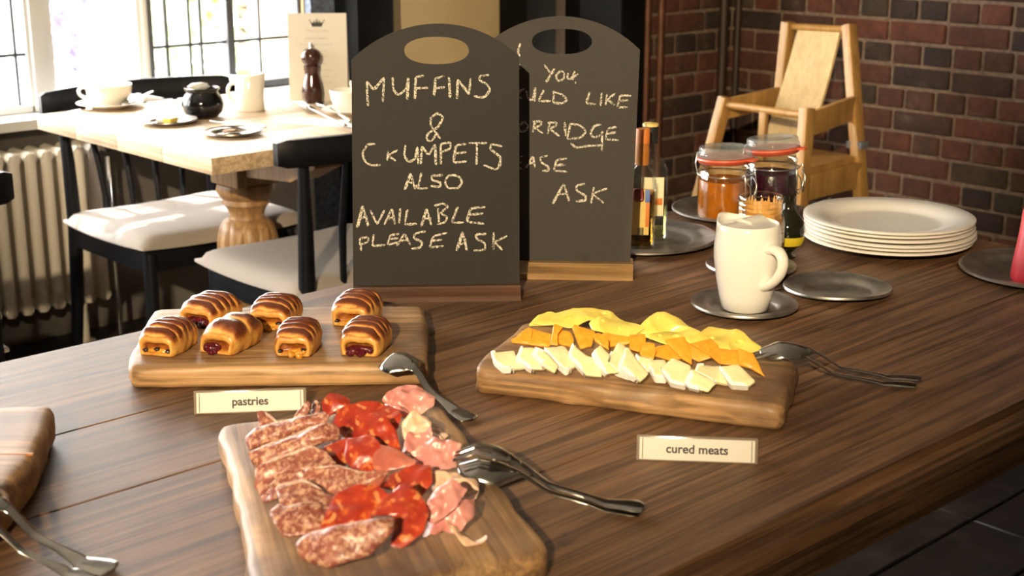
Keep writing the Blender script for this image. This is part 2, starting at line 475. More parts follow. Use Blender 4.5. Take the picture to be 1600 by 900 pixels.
def window(n, x0, x1, cames, rails, mull_r, frame='iron', fw=.022):
    z0, z1 = .675, 2.05; y = YW + .035
    fr = B()
    for x in (x0, x1): fr.box((x, y, (z0 + z1) / 2), (fw, .04, z1 - z0), None, .003)
    for z in (z0 + fw / 2, z1 - fw / 2): fr.box(((x0 + x1) / 2, y, z), (x1 - x0, .04, fw), None, .003)
    f = struct(fr.done('window_%d' % n, M[frame], origin=((x0 + x1) / 2, y, z0)))
    lead = B()
    for x, w in cames: lead.box((x, y, (z0 + z1) / 2), (w, .014 if w < .02 else .04, z1 - z0), None, .002)
    for z in rails: lead.box(((x0 + x1) / 2, y, z), (x1 - x0, .014, .010), None, .002)
    o3 = V(((x0 + x1) / 2, y, z0))
    if cames or rails: struct(lead.done('glazing_bar', M['iron'], f, origin=o3))
    struct(B().box((0, 0, (z1 - z0) / 2), (x1 - x0 - .01, .004, z1 - z0 - .01)).done('pane', M['pane'], f))
    return f
window(1, .44, 1.765, [(x, .009) for x in (.65, .86, 1.07, 1.28, 1.51, 1.726)], [.842, 1.09, 1.335, 1.58], 0, 'white_paint')
window(2, 1.825, 2.115, [], [], 0, 'white_paint', .02)
window(3, 2.145, 2.70, [(2.212, .009), (2.292, .008), (2.332, .009), (2.432, .026), (2.548, .009)], [.832, 1.08, 1.33, 1.57], 0, 'iron', .026)
window(4, -1.17, .28, [(x, .009) for x in (-.9, -.6, -.3, 0)], [.9, 1.2, 1.5], 0, 'white_paint')  # out of view, added to lengthen the window band and let in more daylight
for i, (xa, xb) in enumerate(((1.765, 1.818), (2.118, 2.14), (.28, .44))):
    sbox('trim_%d' % (4 + i), (xa, YW + .004, .675), (xb, YW + .24, 2.05), 'white_paint', .012)
# black timber posts
sbox('trim_7', (2.80, YW - .16, 0), (2.955, YW, ZC), 'timber', .012)
sbox('trim_8', (3.569, 3.75, 0), (3.722, YW, ZC), 'timber', .008)
sbox('trim_9', (3.722, 3.765, 0), (3.785, YW, ZC), 'brown_timber', .005)
sbox('trim_11', (3.39, YB - .03, 0), (3.514, YB + .16, ZC), 'timber', .01)
sbox('trim_10', (3.848, 3.75, 0), (4.24, YW, ZC), 'timber', .012)

# brick walls (alternate rows of stretchers and headers)
def brickwall(name, p0, along, length, z1, normal, seed, depth=.10):
    p0, al, nn = V(p0), V(along), V(normal); rnd = random.Random(seed)
    course, head, j = .0706, .1065, .0105
    mt = Matrix((al, nn, V((0, 0, 1)))).transposed()
    bk = B(); z = -.02; row = 0
    while z < z1:
        bl = head if row % 2 else head * 2
        s = -bl * (.5 if row % 2 == 0 else .25) + rnd.uniform(-.012, .012)
        while s < length:
            w = bl * rnd.uniform(.95, 1.05); a, c = max(s, 0), min(s + w, length)
            if c - a > .025:
                bk.box(p0 + al * ((a + c) / 2) + nn * (-depth / 2 + rnd.uniform(.000, .004)) + V((0, 0, z + course / 2 + rnd.uniform(-.002, .002))),
                       (c - a - j, depth, course - j), mt, .0065, 2)
            s += w
        z += course; row += 1
    ms = B(); c = p0 + al * (length / 2) + nn * (-.06 - .005) + V((0, 0, z1 / 2))
    ms.box((0, 0, 0), (length, .12, z1 + .1), mt)
    w = struct(ms.done(name, M['mortar'], loc=c))
    k = struct(bk.done('brickwork', M['brick'], w, origin=c, sharp=60))
brickwall('wall_right', (XW, YB + .09, 0), (0, -1, 0), 2.09, 2.75, (-1, 0, 0), 3)
brickwall('wall_brick', (3.515, YB, 0), (1, 0, 0), .485, 2.75, (0, -1, 0), 11)
sbox('wall_right_far', (XW, Y0, -.05), (XW + .12, YB - 2.0, ZC), 'room_wall')
sbox('wall_right_end', (4.5, YB + .1, -.05), (4.6, YW + .3, ZC), 'cream_wall')
sbox('wall_nib', (3.53, YB + .10, -.05), (4.6, YB + .16, ZC), 'cream_wall')
def pipe(px, r, mat, y=YB - .03, lean=0.0, name='heating_pipe', label=''):
    d = ray(px, 100); x = d.x * (y / d.y)
    o = B().tube([(0, 0, .0), (0, 0, 1.4), (lean, 0, 2.8)], r, 16).done(name, M[mat], loc=(x, y, 0))
    tag(o, label, 'pipe', 'pipes on the brick wall')
pipe(1010, .0105, 'copper', label='copper pipe running up the brick wall, left of the pair beside the black post')
pipe(1031, .0115, 'copper', label='copper pipe running up the brick wall, right of the pair, nearest the open bricks')
pipe(1128, .017, 'brown_timber', YB - .02, .0, label='thick dark brown pipe in the brick corner, left of the two')
pipe(1150, .012, 'brown_timber', YB - .05, .0, label='thin dark brown pipe in the brick corner, right of the two')

# outside: sunlit pale ground, house front with a blue-grey door, shrubs
struct(B().box((0, 0, 0), (60, 50, .1)).done('ground', plain('pale_gravel', (.78, .76, .72), .95, nz=.1), loc=(6, YW + .3 + 25, -.16)))
hp = at(90, 45, -.10); fdir = (at(225, 41, -.10) - hp).normalized(); fn = V((fdir.y, -fdir.x, 0))
hz = math.atan2(fdir.y, fdir.x)
hs = thing('house_front', 'white house front across the yard with a blue-grey panelled door', 'house', hp, hz)
M['facade'] = plain('white_render', (.5, .5, .5), .9, nz=.08)
M['door_blue'] = plain('blue_grey_door', (.030, .036, .050), .6)
B().box((.4, .35, 2.2), (12, .3, 4.4)).done('facade', M['facade'], hs)
d = B(); d.box((.42, .18, 1.05), (1.02, .06, 2.1), None, .01)
for i in range(3):
    for zc, hh in ((.45, .5), (1.35, .95)): d.box((.12 + .30 * i, .14, zc), (.22, .03, hh), None, .012)
dr = d.done('door', M['door_blue'], hs)
B().box((.42, .05, .03), (1.3, .5, .10), None, .01).done('door_step', M['white_paint'], hs)
def shrub(name, label, loc, r, h, c, n, seed):
    rnd = random.Random(seed); f = B()
    for i in range(n):
        a, z, q = rnd.uniform(0, 6.28), rnd.uniform(.05, 1), rnd.uniform(.2, 1) ** .5
        rr = r * q * math.sin(math.pi * (.25 + .7 * z))
        p = V((rr * math.cos(a), rr * math.sin(a), h * z)); t = V((rnd.uniform(-1, 1), rnd.uniform(-1, 1), rnd.uniform(-.6, 1))).normalized()
        u = t.orthogonal().normalized(); l = rnd.uniform(.06, .12)
        vs = [f.bm.verts.new(p + x) for x in (t * -l, u * l * .45, t * l, u * -l * .45)]; f.bm.faces.new(vs)
    t = thing(name, label, 'shrub', loc)
    f.done('foliage', c, t); B().tube([(0, 0, 0), (.03, 0, h * .4), (-.02, .03, h * .8)], [.05, .04, .015], 8).done('stem', M['brown_timber'], t)
M['leaf'] = plain('bright_leaf', (.24, .28, .12), .6); M['lilac'] = plain('lilac_leaf', (.20, .18, .27), .7)
def gat(px, d):   # a ground point at forward distance d below a pixel column
    q = ray(px, 200); q = V((q.x, q.y, 0)); k = d / q.dot(_F); return V((q.x * k, q.y * k, -.11))
shrub('garden_shrub', 'yellow-green shrub outside the leaded window beside the menu', gat(452, 8.5), 1.0, 2.2, M['leaf'], 1500, 4)
shrub('garden_shrub', 'yellow-green shrub outside, behind the dark upright bar of the leaded window', gat(385, 10.5), .9, 2.0, M['leaf'], 900, 5)
shrub('flowering_bush', 'lilac bush beside the blue-grey door, right of it', gat(238, 12.6), .42, 1.6, M['lilac'], 500, 6)
shrub('flowering_bush', 'lilac bush at the left foot of the blue-grey door', gat(70, 11.3), .5, .9, M['lilac'], 500, 8)
# ------------------------------------------------------------------ the buffet table
TX0, TX1, TY0, TY1 = -.45, 2.06, .668, 1.583
tab = thing('buffet_table', 'long dark oak plank table carrying the breakfast buffet', 'table', (.8, 1.12, 0))
o3 = V((.8, 1.12, 0))
ys = [TY0, .905, 1.1415, 1.316, TY1]
b = B()
for i in range(4):
    ya, yb = ys[i], ys[i + 1]; g = .0013
    bm2 = bmesh.new(); bmesh.ops.create_cube(bm2, size=1)
    for v in bm2.verts:
        v.co = V(((TX0 + TX1) / 2 + v.co.x * (TX1 - TX0), (ya + yb) / 2 + v.co.y * (yb - ya - 2 * g), TT - .0225 + v.co.z * .045))
    for e in bm2.edges: e.select = False
    es = [e for e in bm2.edges if abs(e.verts[0].co.y - e.verts[1].co.y) < 1e-6 and abs(e.verts[0].co.z - e.verts[1].co.z) < 1e-6]
    outer = [e for e in es if abs(e.verts[0].co.y - (TY0 + g)) < 1e-4 and i == 0]
    bmesh.ops.bevel(bm2, geom=[e for e in es if e not in outer], offset=.0008, segments=1, affect='EDGES')
    outer = [e for e in bm2.edges if e.is_valid and abs(e.verts[0].co.y - (TY0 + g)) < 1e-4 and abs(e.verts[1].co.y - (TY0 + g)) < 1e-4 and abs(e.verts[0].co.x - e.verts[1].co.x) > .5]
    if outer: bmesh.ops.bevel(bm2, geom=outer, offset=.016, segments=5, affect='EDGES')
    b._merge(bm2)
b.done('tabletop', M['oak'], tab, origin=o3)
ap = B()
for s_ in (-1, 1):
    ap.box((0, s_ * .34, TT - .10), (TX1 - TX0 - .3, .028, .108), None, .004); ap.box((s_ * 1.09, 0, TT - .10), (.028, .68, .108), None, .004)
ap.done('apron', M['oak'], tab)
for sx in (-1.05, 1.05):
    for sy in (-.32, .32):
        B().lathe([(.04, 0), (.045, .03), (.04, .1), (.032, .2), (.045, .36), (.036, .46), (.05, .5), (.05, .64)], 24, (sx, sy, 0)).done('leg', M['oak'], tab)

# ------------------------------------------------------------------ chalkboards
def strokes(part, lists, cv, p0, n, mat, w, off):
    """chalk lines as thin ribbons on the board plane"""
    b = B(); rnd = random.Random(5)
    for st in lists:
        P = [onp(*cv(*q), p0, n) + n * off for q in st]
        Q = []                                      # soften corners a little, resample
        for i in range(len(P) - 1):
            m = max(2, int((P[i + 1] - P[i]).length / .0022))
            for k in range(m): Q.append(P[i].lerp(P[i + 1], k / m))
        Q.append(P[-1])
        for _ in range(2): Q = [Q[0]] + [(Q[i - 1] + Q[i] * 2 + Q[i + 1]) / 4 for i in range(1, len(Q) - 1)] + [Q[-1]]
        prev = None
        for i, p in enumerate(Q):
            t = (Q[min(i + 1, len(Q) - 1)] - Q[max(i - 1, 0)]).normalized(); s = t.cross(n).normalized()
            ww = w * (.72 + .5 * abs(mnoise.noise(p * 90)) + .25 * rnd.random())
            if i in (0, len(Q) - 1): ww *= .6
            pr = (b.bm.verts.new(p + s * ww), b.bm.verts.new(p + n * .0002), b.bm.verts.new(p - s * ww))
            if prev:
                b.bm.faces.new((prev[0], prev[1], pr[1], pr[0])); b.bm.faces.new((prev[1], prev[2], pr[2], pr[1]))
            prev = pr
    return b
def chalkboard(label, pl, pr, lean, cornersL, cornersR, top, hole, bh, bd, basemat, slate, writing, w):
    """pl, pr: front foot of the base on the table; corners in photo coordinates give the panel outline on its plane"""
    u = (pr - pl).normalized(); fr = V((u.y, -u.x, 0))            # fr points towards the viewer
    root = (pl + pr) / 2 - fr * bd / 2; rz = math.atan2(u.y, u.x)
    t = thing('chalkboard', label, 'chalkboard', root, rz, 'chalkboard menus on the table')
    W = (pr - pl).length
    # base with a cove along both long sides
    prof = [(-bd / 2, 0), (bd / 2, 0), (bd / 2, bh * .38), (bd * .42, bh * .55), (bd * .30, bh * .8), (bd * .26, bh), (-bd * .26, bh), (-bd * .30, bh * .8), (-bd * .42, bh * .55), (-bd / 2, bh * .38)]
    B().loft([[V((x, yy, z)) for yy, z in prof] for x in (-W / 2, W / 2)]).done('base', M[basemat], t, sharp=50)
    n = (fr * math.cos(lean) + V((0, 0, 1)) * math.sin(lean)).normalized()
    p0 = root + V((0, 0, bh)) + fr * .004
    (blx, bly), (slx, sly) = cornersL; (srx, sry), (brx, bry) = cornersR
    out = [(blx, bly), (slx, sly)]
    mx, my = (slx + srx) / 2, (sly + sry) / 2; hh = my - top; hw = math.hypot(srx - slx, sry - sly) / 2
    rad = (hw * hw + hh * hh) / (2 * hh)
    for i in range(1, 28):
        s = -1 + 2 * i / 28; dx = s * hw
        yy = math.sqrt(rad * rad - dx * dx) - (rad - hh)
        out.append((mx + dx + (yy - 0) * 0.02, my + (sry - sly) / 2 * s - yy))
    out += [(srx, sry), (brx, bry)]
    inv = Matrix.Rotation(-rz, 3, 'Z')
    toL = lambda p: inv @ (p - root)
    O = [toL(onp(*q, p0, n)) for q in out]
    hx, hy, rx, ry = hole
    Hh = [toL(onp(hx + rx * math.copysign(abs(math.cos(a)) ** .9, math.cos(a)), hy + ry * math.copysign(abs(math.sin(a)) ** .9, math.sin(a)), p0, n)) for a in [2 * math.pi * k / 44 for k in range(44)]]
    nl = inv @ n
    # sink the panel's foot into the slot of the base
    dn = (O[0] - O[1]).normalized() * .010; O[0] = O[0] + dn; O[-1] = O[-1] + dn
    bm = bmesh.new(); es = []
    for loop in (O, Hh):
        vs = [bm.verts.new(p) for p in loop]
        es += [bm.edges.new((vs[i], vs[(i + 1) % len(vs)])) for i in range(len(vs))]
    bmesh.ops.triangle_fill(bm, use_beauty=True, use_dissolve=False, edges=es)
    front = list(bm.faces); th = .005
    ret = bmesh.ops.extrude_face_region(bm, geom=front)
    for v in [g for g in ret['geom'] if isinstance(g, bmesh.types.BMVert)]: v.co -= nl * th
    bb = B(); bb.bm.free(); bb.bm = bm
    pan = bb.done('panel', slate, t, sharp=30)
    for part, lists, cv in writing:
        groups = []                                   # strokes standing close together make one word
        for st in lists:
            xs, ys_ = [q[0] for q in st], [q[1] for q in st]; bx = [min(xs) - 24, min(ys_) - 2, max(xs) + 24, max(ys_) + 2]; mem = [st]; keep = []
            for gb, gm in groups:
                if gb[0] < bx[2] and bx[0] < gb[2] and gb[1] < bx[3] and bx[1] < gb[3]:
                    bx = [min(bx[0], gb[0]), min(bx[1], gb[1]), max(bx[2], gb[2]), max(bx[3], gb[3])]; mem = gm + mem
                else: keep.append((gb, gm))
            groups = keep + [(bx, mem)]
        for gb, gm in groups:
            s = strokes(part, gm, cv, p0, n, M['chalk'], w, .0004)
            for v in s.bm.verts: v.co = toL(v.co)
            s.done(part, M['chalk'], pan)
    return t
cvA = lambda x, y: (545 + x / 3.915, 20 + y / 3.915)
cvB = lambda x, y: (545 + x / 3.3333, 210 + y / 3.3333)
cvC = lambda x, y: (780 + x / 4.091, 10 + y / 4.091)
cvD = lambda x, y: (800 + x / 3.6, 200 + y / 3.6)
T1 = [[(118,570),(112,480),(110,415),(150,470),(215,395),(212,470),(208,545)], [(216,395),(160,470)], [(112,420),(152,472)], [(268,395),(272,470),(300,505),(350,470),(368,395),(358,530)], [(362,400),(356,528)], [(310,500),(352,465)],
 [(408,395),(403,528)], [(411,400),(406,528)], [(410,392),(460,385)], [(408,462),(485,458)], [(520,510),(528,400)], [(524,505),(531,405)], [(528,402),(585,386)], [(526,462),(588,455)], [(611,394),(618,520)], [(615,400),(621,515)], [(660,528),(665,405),(735,500)], [(663,525),(668,410)], [(672,415),(738,495)], [(735,500),(745,400)],
 [(860,380),(800,385),(795,410),(850,440),(865,475),(830,520),(765,510)], [(866,460),(835,515),(790,518)],
 [(560,770),(500,690),(500,640),(545,612),(580,640),(545,700),(480,740),(475,780),(505,788),(540,735)]]
T2 = [[(138,50),(100,50),(70,95),(85,145),(120,162),(165,158)], [(205,85),(200,135)], [(255,80),(205,110),(245,138)], [(295,55),(288,110),(310,145),(345,130),(358,60),(362,155)], [(375,155),(380,60),(415,110),(450,50),(455,160)], [(450,60),(452,155)],
 [(480,155),(478,50),(530,40),(530,75),(485,90)], [(612,50),(560,55),(545,148),(615,140)], [(552,100),(612,92)], [(556,60),(543,140)], [(625,45),(720,45)], [(668,45),(665,158)], [(798,62),(740,50),(735,75),(790,115),(790,165),(765,185),(700,158)], [(738,80),(792,120),(780,170)],
 [(290,288),(322,200),(345,285)], [(296,285),(325,205)], [(300,255),(340,250)], [(378,200),(360,283),(412,280)], [(350,262),(358,285)], [(490,212),(430,215),(430,238),(480,250),(475,275),(425,268)], [(560,212),(515,215),(500,250),(515,280),(570,280),(592,250),(575,218),(545,212)],
 [(42,485),(72,368),(100,480)], [(48,480),(74,375)], [(92,430),(102,475)], [(50,440),(95,425)], [(112,395),(148,470),(185,395)], [(185,470),(225,385),(240,468)], [(200,440),(240,430)], [(268,385),(262,468)], [(305,390),(290,470),(355,465)], [(375,480),(405,385),(430,475)], [(380,476),(407,390)], [(385,440),(430,435)],
 [(465,385),(470,462)], [(445,372),(490,358),(520,375),(475,410),(515,430),(500,460),(460,468)], [(568,375),(535,460),(600,458)], [(712,378),(635,385),(615,455),(705,465)], [(630,418),(700,412)], [(632,390),(612,450)],
 [(65,605),(55,540),(105,535),(100,560),(58,575)], [(130,520),(122,582),(190,575)], [(262,518),(215,525),(200,575),(255,562)], [(215,545),(258,540)], [(250,580),(290,515),(320,575)], [(265,555),(310,548)], [(400,505),(345,515),(335,540),(385,560),(375,590),(325,595)], [(512,512),(440,530),(420,590),(495,580)], [(432,555),(485,548)],
 [(560,605),(592,505),(615,605)], [(566,602),(595,512)], [(605,540),(612,602)], [(570,575),(612,565)], [(718,518),(660,520),(665,545),(710,565),(712,600),(650,605)], [(755,510),(752,600)], [(825,528),(758,560),(800,602)]]
T3 = [[(288,372),(325,425)], [(355,395),(300,488)], [(352,402),(296,486)], [(395,410),(360,440),(375,480),(415,465),(415,420),(390,408)], [(440,425),(432,465),(465,462),(485,410),(470,470)], [(505,432),(455,466)], [(484,486),(494,488)],
 [(165,528),(132,535),(120,580),(150,592)], [(172,530),(185,595),(215,600),(230,510),(228,608)], [(285,535),(250,605),(330,605)], [(350,540),(345,615)], [(335,545),(400,560),(438,600),(400,622),(345,615)], [(436,600),(400,620),(350,618)],
 [(578,548),(555,620),(620,625)], [(655,552),(648,635)], [(690,560),(680,630)], [(745,555),(690,595),(740,632)], [(845,570),(775,565),(755,645),(820,645)], [(765,605),(825,600)], [(840,572),(775,570)],
 [(160,735),(120,770),(135,805),(180,790),(185,760),(160,735)], [(215,805),(230,730)], [(215,735),(275,735),(270,760),(225,775),(280,812)], [(310,815),(325,735)], [(310,745),(370,740),(365,765),(320,780),(385,830)], [(418,740),(425,830)], [(455,750),(435,845)], [(450,750),(520,760),(558,800),(520,840),(435,848)],
 [(655,755),(610,760),(580,810),(600,840),(650,825),(660,790),(655,895)], [(752,770),(695,780),(680,850),(762,855)], [(690,815),(745,805)], [(136,235),(118,290),(134,320)], [(130,370),(132,405)]]
T4 = [[(330,85),(360,112),(430,100),(500,98)], [(508,60),(505,130)], [(80,225),(118,155),(130,222)], [(90,200),(130,195)], [(200,155),(155,165),(165,195),(210,220),(205,242),(170,240)], [(312,170),(250,180),(235,240),(310,245)], [(245,210),(300,205)], [(60,160),(25,168),(22,225),(60,228)], [(25,195),(55,193)],
 [(230,428),(292,312),(322,415)], [(226,425),(288,318)], [(255,375),(312,368)], [(410,312),(360,325),(360,350),(420,385),(415,410),(360,412)], [(415,385),(408,408),(375,408)], [(460,330),(445,425)], [(535,340),(450,370),(515,422)]]
chalkboard('front chalkboard lettered MUFFINS & CRUMPETS ALSO AVAILABLE, on a dark wooden base', at(553, 474), at(814, 470), R(4),
    ((552, 448), (549, 93)), ((811, 88), (812, 438)), 37, (682, 79, 50.5, 21.5), .018, .060, 'base_dark', M['slate_a'], [('chalk_word', T1, cvA), ('chalk_word', T2, cvB)], .0015)
chalkboard('greyer chalkboard lettered PORRIDGE and ASK, half hidden behind the muffin board', at(738, 435), at(989, 439), R(4),
    ((741, 407), (758, 71)), ((1000, 78), (985, 409)), 25.5, (878, 65, 47, 20), .021, .064, 'base_gold', M['slate_b'], [('chalk_word', T3, cvC), ('chalk_word', T4, cvD)], .0015)

# ------------------------------------------------------------------ serving boards
BT = {}
def board(key, label, px, th, nseed, jag=.002, edge=.007, mat='board_wood', rz=0.0):
    z = TT + th; BT[key] = z
    O = smoothpoly([at(*q, z) for q in px], 130, .0025, nseed, 2)
    c = sum(O, V((0, 0, 0))) / len(O); c.z = TT
    b = B(); slab(b, O, TT, z, edge, jag, nseed)
    # local x runs along the grain
    m = Matrix.Rotation(-rz, 4, 'Z')
    for v in b.bm.verts: v.co = m @ (v.co - c)
    o = b.done('serving_board', M[mat], loc=c, rz=rz, sharp=60)
    return tag(o, label, 'board')
a_p = (at(655, 568) - at(205, 574)); a_c = (at(1226, 632) - at(742, 580)); a_m = (at(395, 905) - at(341, 671))
ang = lambda v: math.atan2(v.y, v.x)
board('p', 'thick rectangular wooden board carrying the seven pastries', [(236,486),(246,481),(450,478),(652,476),(664,480),(669,540),(668,566),(655,569),(400,571),(212,574),(197,571),(206,545)], .027, 2, rz=ang(a_p))
board('c', 'thick rustic wooden board carrying the row of cheeses', [(826,496),(1040,526),(1236,556),(1246,563),(1243,585),(1232,602),(1226,630),(1212,634),(1043,612),(905,596),(780,580),(744,578),(739,571),(800,520)], .030, 5, .004, rz=ang(a_c))
board('m', 'wavy-edged wooden board carrying the sliced cured meats', [(341,674),(350,659),(500,647),(680,628),(700,638),(741,699),(789,765),(822,810),(857,848),(848,866),(767,885),(600,915),(412,945),(392,905),(384,852),(370,776),(360,730)], .028, 9, .002, rz=ang(a_m))
board('l', 'wooden bread board at the left edge of the table beside the serving spoon', [(-330,660),(0,632),(74,630),(83,634),(79,648),(66,682),(52,712),(22,747),(-10,785),(-120,880),(-420,900)], .040, 12, .002, .009, rz=ang(at(80, 632) - at(0, 632)))
# ------------------------------------------------------------------ pastries
ORD = ['first', 'second', 'third', 'fourth', 'fifth', 'sixth', 'seventh', 'eighth', 'ninth', 'tenth', 'eleventh', 'twelfth', 'thirteenth', 'fourteenth', 'fifteenth']
def pastry_mat(seed):
    m, nt, bs = newmat('baked_pastry')
    at_ = nt.nodes.new('ShaderNodeAttribute'); at_.attribute_name = 'bake'
    n = noise(nt, coords(nt, (1, 1, 1), loc=(seed, 0, 0)), 85, 5, .65)
    f = math_(nt, 'ADD', at_.outputs['Fac'], math_(nt, 'MULTIPLY', math_(nt, 'SUBTRACT', n, .5), .75))
    c = ramp(nt, f, [(.05, (.66, .37, .085)), (.30, (.47, .19, .03)), (.50, (.23, .062, .012)), (.80, (.085, .020, .006))])
    nt.links.new(c, bs.inputs['Base Color'])
    rr = ramp(nt, at_.outputs['Fac'], [(.2, (.55,) * 3), (.6, (.22,) * 3)]); nt.links.new(rr, bs.inputs['Roughness'])
    bs.inputs['Coat Weight'].default_value = .35; bs.inputs['Coat Roughness'].default_value = .22
    bump(nt, bs, noise(nt, coords(nt), 260, 4), .35, .0015); return m
PM = [pastry_mat(i) for i in range(3)]
M['jam_red'] = plain('dark_cherry_jam', (.075, .006, .012), .1, nz=.5, nscale=120, bmp=.5)
M['jam_apricot'] = plain('apricot_filling', (.50, .22, .03), .15, nz=.35, nscale=120, bmp=.5)
M['raisin'] = plain('raisin', (.02, .010, .012), .35, nz=.4, bmp=.4, nscale=200)
def pastry(label, px, py, pz, ang_, L, Wd, H, kind, seed, curl=0.0, bands=5):
    """rolled pastry: local +y runs from the open end (towards the viewer) to the back"""
    p = at(px, py, pz); t = thing('fruit_pastry', label, 'pastry', p, ang_, 'pastries on the board')
    rnd = random.Random(seed); NU, NV = 44, 36
    b = B(); bm = b.bm; vals = {}
    def sect(u, a, shrink=1.0):
        # a runs 0..2pi round the roll; flat underneath
        e = 1 - .12 * (2 * u - 1) ** 4; ez = 1 - .34 * abs(2 * u - 1) ** 3
        ca, sa = math.cos(a), math.sin(a)
        x = Wd / 2 * math.copysign(abs(ca) ** .72, ca) * e * shrink
        z = H * .36 + (H * .64 * (abs(sa) ** .80) * ez if sa > 0 else -H * .36 * min(1, abs(sa) * 2.4)) * shrink
        k = 0; bake = 0
        if sa > .05 and u < .99:
            ph = (u + .05 * ca + .02 * mnoise.noise(V((ca * 2, u * 6, seed)))) * bands
            s = ph - math.floor(ph); ridge = math.sin(math.pi * s) ** .7
            if sa > .28: z += (ridge - .6) * .0048 * min(1, (sa - .12) * 2)
            k = ridge
            bake = (k * 1.35 - .42) * min(1, max(0, (sa - .02) * 1.9))
        bake += .32 * max(0, sa) * mnoise.noise(V((x * 70, u * 5, seed * 3.3))) + (.20 if sa > .3 else .12)
        x += curl * (z / H) * .3 + .0016 * mnoise.noise(V((u * 5, a * 2, seed)))
        z = max(0.0004, z + .0012 * mnoise.noise(V((u * 9, a * 2.5, seed + 9))) * (1 if sa > 0 else 0))
        return V((x, (u - .5) * L, z)), bake
    rings = []
    for i in range(NU + 1):
        u = i / NU; r = []
        for j in range(NV):
            q, bk = sect(u, 2 * math.pi * j / NV); v = bm.verts.new(q); vals[v] = bk; r.append(v)
        rings.append(r)
    for i in range(NU):
        for j in range(NV):
            k = (j + 1) % NV; bm.faces.new((rings[i][j], rings[i][k], rings[i + 1][k], rings[i + 1][j]))
    # the open ends: lip curling inwards to a hollow
    for end, sg in ((0, 1), (NU, -1)):
        prev = rings[end]; zc = H * .24
        for sh, dy, zf in ((.95, -.0018, 1), (.88, -.0034, .95), (.80, -.0036, .78), (.74, -.0008, .62), (.70, .0050, .50), (.02, .0060, .4)):
            cur = []
            for j in range(NV):
                q = rings[end][j].co
                v = bm.verts.new((q.x * sh, q.y + sg * dy, zc + (q.z - zc) * sh * zf)); vals[v] = .32 if sh > .9 else (.18 if sh > .72 else .5); cur.append(v)
            for j in range(NV):
                k = (j + 1) % NV; bm.faces.new((prev[j], prev[k], cur[k], cur[j]))
            prev = cur
    bm.verts.index_update(); order = [vals[v] for v in bm.verts]
    o = b.done('crust', PM[seed % 3], t, sharp=70)
    at2 = o.data.attributes.new('bake', 'FLOAT', 'POINT')
    for i, vv in enumerate(order): at2.data[i].value = max(0, min(1, vv))
    yf = -L / 2
    if kind == 'red':
        f = B(); w_, cx = (.30, 0) if seed != 3 else (.20, -.12 * Wd)
        f.blob((cx, yf + .0015, H * .19), 1, seed, .25, 4, (Wd * w_ * 1.1, .0050, H * .16))
        for i in range(12): f.blob((cx + rnd.uniform(-.9, .9) * Wd * w_, yf - .0022 + rnd.uniform(-.0015, .001), H * .09 + rnd.uniform(0, .16) * H), .0034 * rnd.uniform(.8, 1.5), seed + i, .35, 2)
        f.done('filling', M['jam_red'], t, sharp=180)['label'] = 'dark red jam filling'
    else:
        f = B(); cx = 0 if kind == 'raisin3' else .12 * Wd
        f.blob((cx, yf + .0018, H * .18), 1, seed, .25, 4, (Wd * (.34 if kind == 'raisin3' else .26), .0050, H * .11))
        if kind != 'raisin3':
            for i in range(7): f.blob((cx + rnd.uniform(-.8, .8) * Wd * .2, yf - .0025 + rnd.uniform(-.0015, .001), H * .06 + rnd.uniform(0, .14) * H), .003 * rnd.uniform(.8, 1.5), seed + i, .3, 2)
        f.done('filling', M['jam_apricot'], t, sharp=180)['label'] = 'yellow custard filling'
        for i, x in enumerate((-.33, .02, .34) if kind == 'raisin3' else (-.40, .30)):
            B().blob((x * Wd * .80, yf - .0010, H * (.20 + .05 * (i % 2))), Wd * .060, seed + 20 + i, .4, 2, (1.2, 1, .8)).done('raisin', M['raisin'], t, sharp=180)
    return t
zb = BT['p'] + .0002
base_rz = AZ - R(90)
def pz(label, x, y, turn, L, W, H, kind, seed, **k): pastry(label, x, y, zb, base_rz + R(turn), L * .96, W * .93, H * 1.0, kind, seed, **k)
pz('golden raisin pastry at the left front corner of the pastry board', 265, 544, -14, .062, .055, .034, 'raisin3', 1)
pz('glazed cherry jam pastry at the back left of the board, with dark jam showing', 331, 500, -24, .062, .062, .033, 'red', 2)
pz('rolled cherry pastry with its side flap wrapped over, second in the front row', 361, 541, -22, .064, .056, .037, 'red', 3, curl=.02, bands=2)
pz('apricot custard pastry in the middle of the back row', 432, 505, -10, .060, .060, .035, 'apricot', 4)
pz('raisin and apricot pastry standing third from the left in the front row', 467, 545, -4, .060, .052, .034, 'raisin2', 5)
pz('pale golden pastry in the back row, hindmost right and partly covered by another', 559, 500, -12, .060, .058, .036, 'apricot', 6)
pz('dark cherry jam pastry nearest the serving spoon at the right of the board', 573, 544, -10, .062, .056, .035, 'red', 7)

# ------------------------------------------------------------------ cheese
def cheese_mat(name, a, c, rough=.38, sss=.0, ns=40, bm_=.12):
    m, nt, bs = newmat(name); f = noise(nt, coords(nt), ns, 4, .6)
    nt.links.new(ramp(nt, f, [(.3, a), (.7, c)]), bs.inputs['Base Color']); setp(bs, Roughness=rough)
    if sss:
        bs.inputs['Subsurface Weight'].default_value = sss; bs.inputs['Subsurface Radius'].default_value = (.004, .003, .0015); bs.inputs['Subsurface Scale'].default_value = 1.0
    bump(nt, bs, f, bm_, .001); return m
M['emmental'] = cheese_mat('emmental', (.72, .56, .085), (.80, .66, .15), .30)
M['leicester'] = cheese_mat('orange_cheddar', (.74, .26, .012), (.86, .37, .03), .42, 0, 90)
M['brie'] = cheese_mat('brie_paste', (.68, .60, .30), (.77, .70, .44), .42)
M['rind'] = cheese_mat('brie_rind', (.80, .78, .70), (.90, .89, .84), .8, 0, 160, .5)
cvE = lambda x, y: (760 + x / 3.478, 470 + y / 3.478)
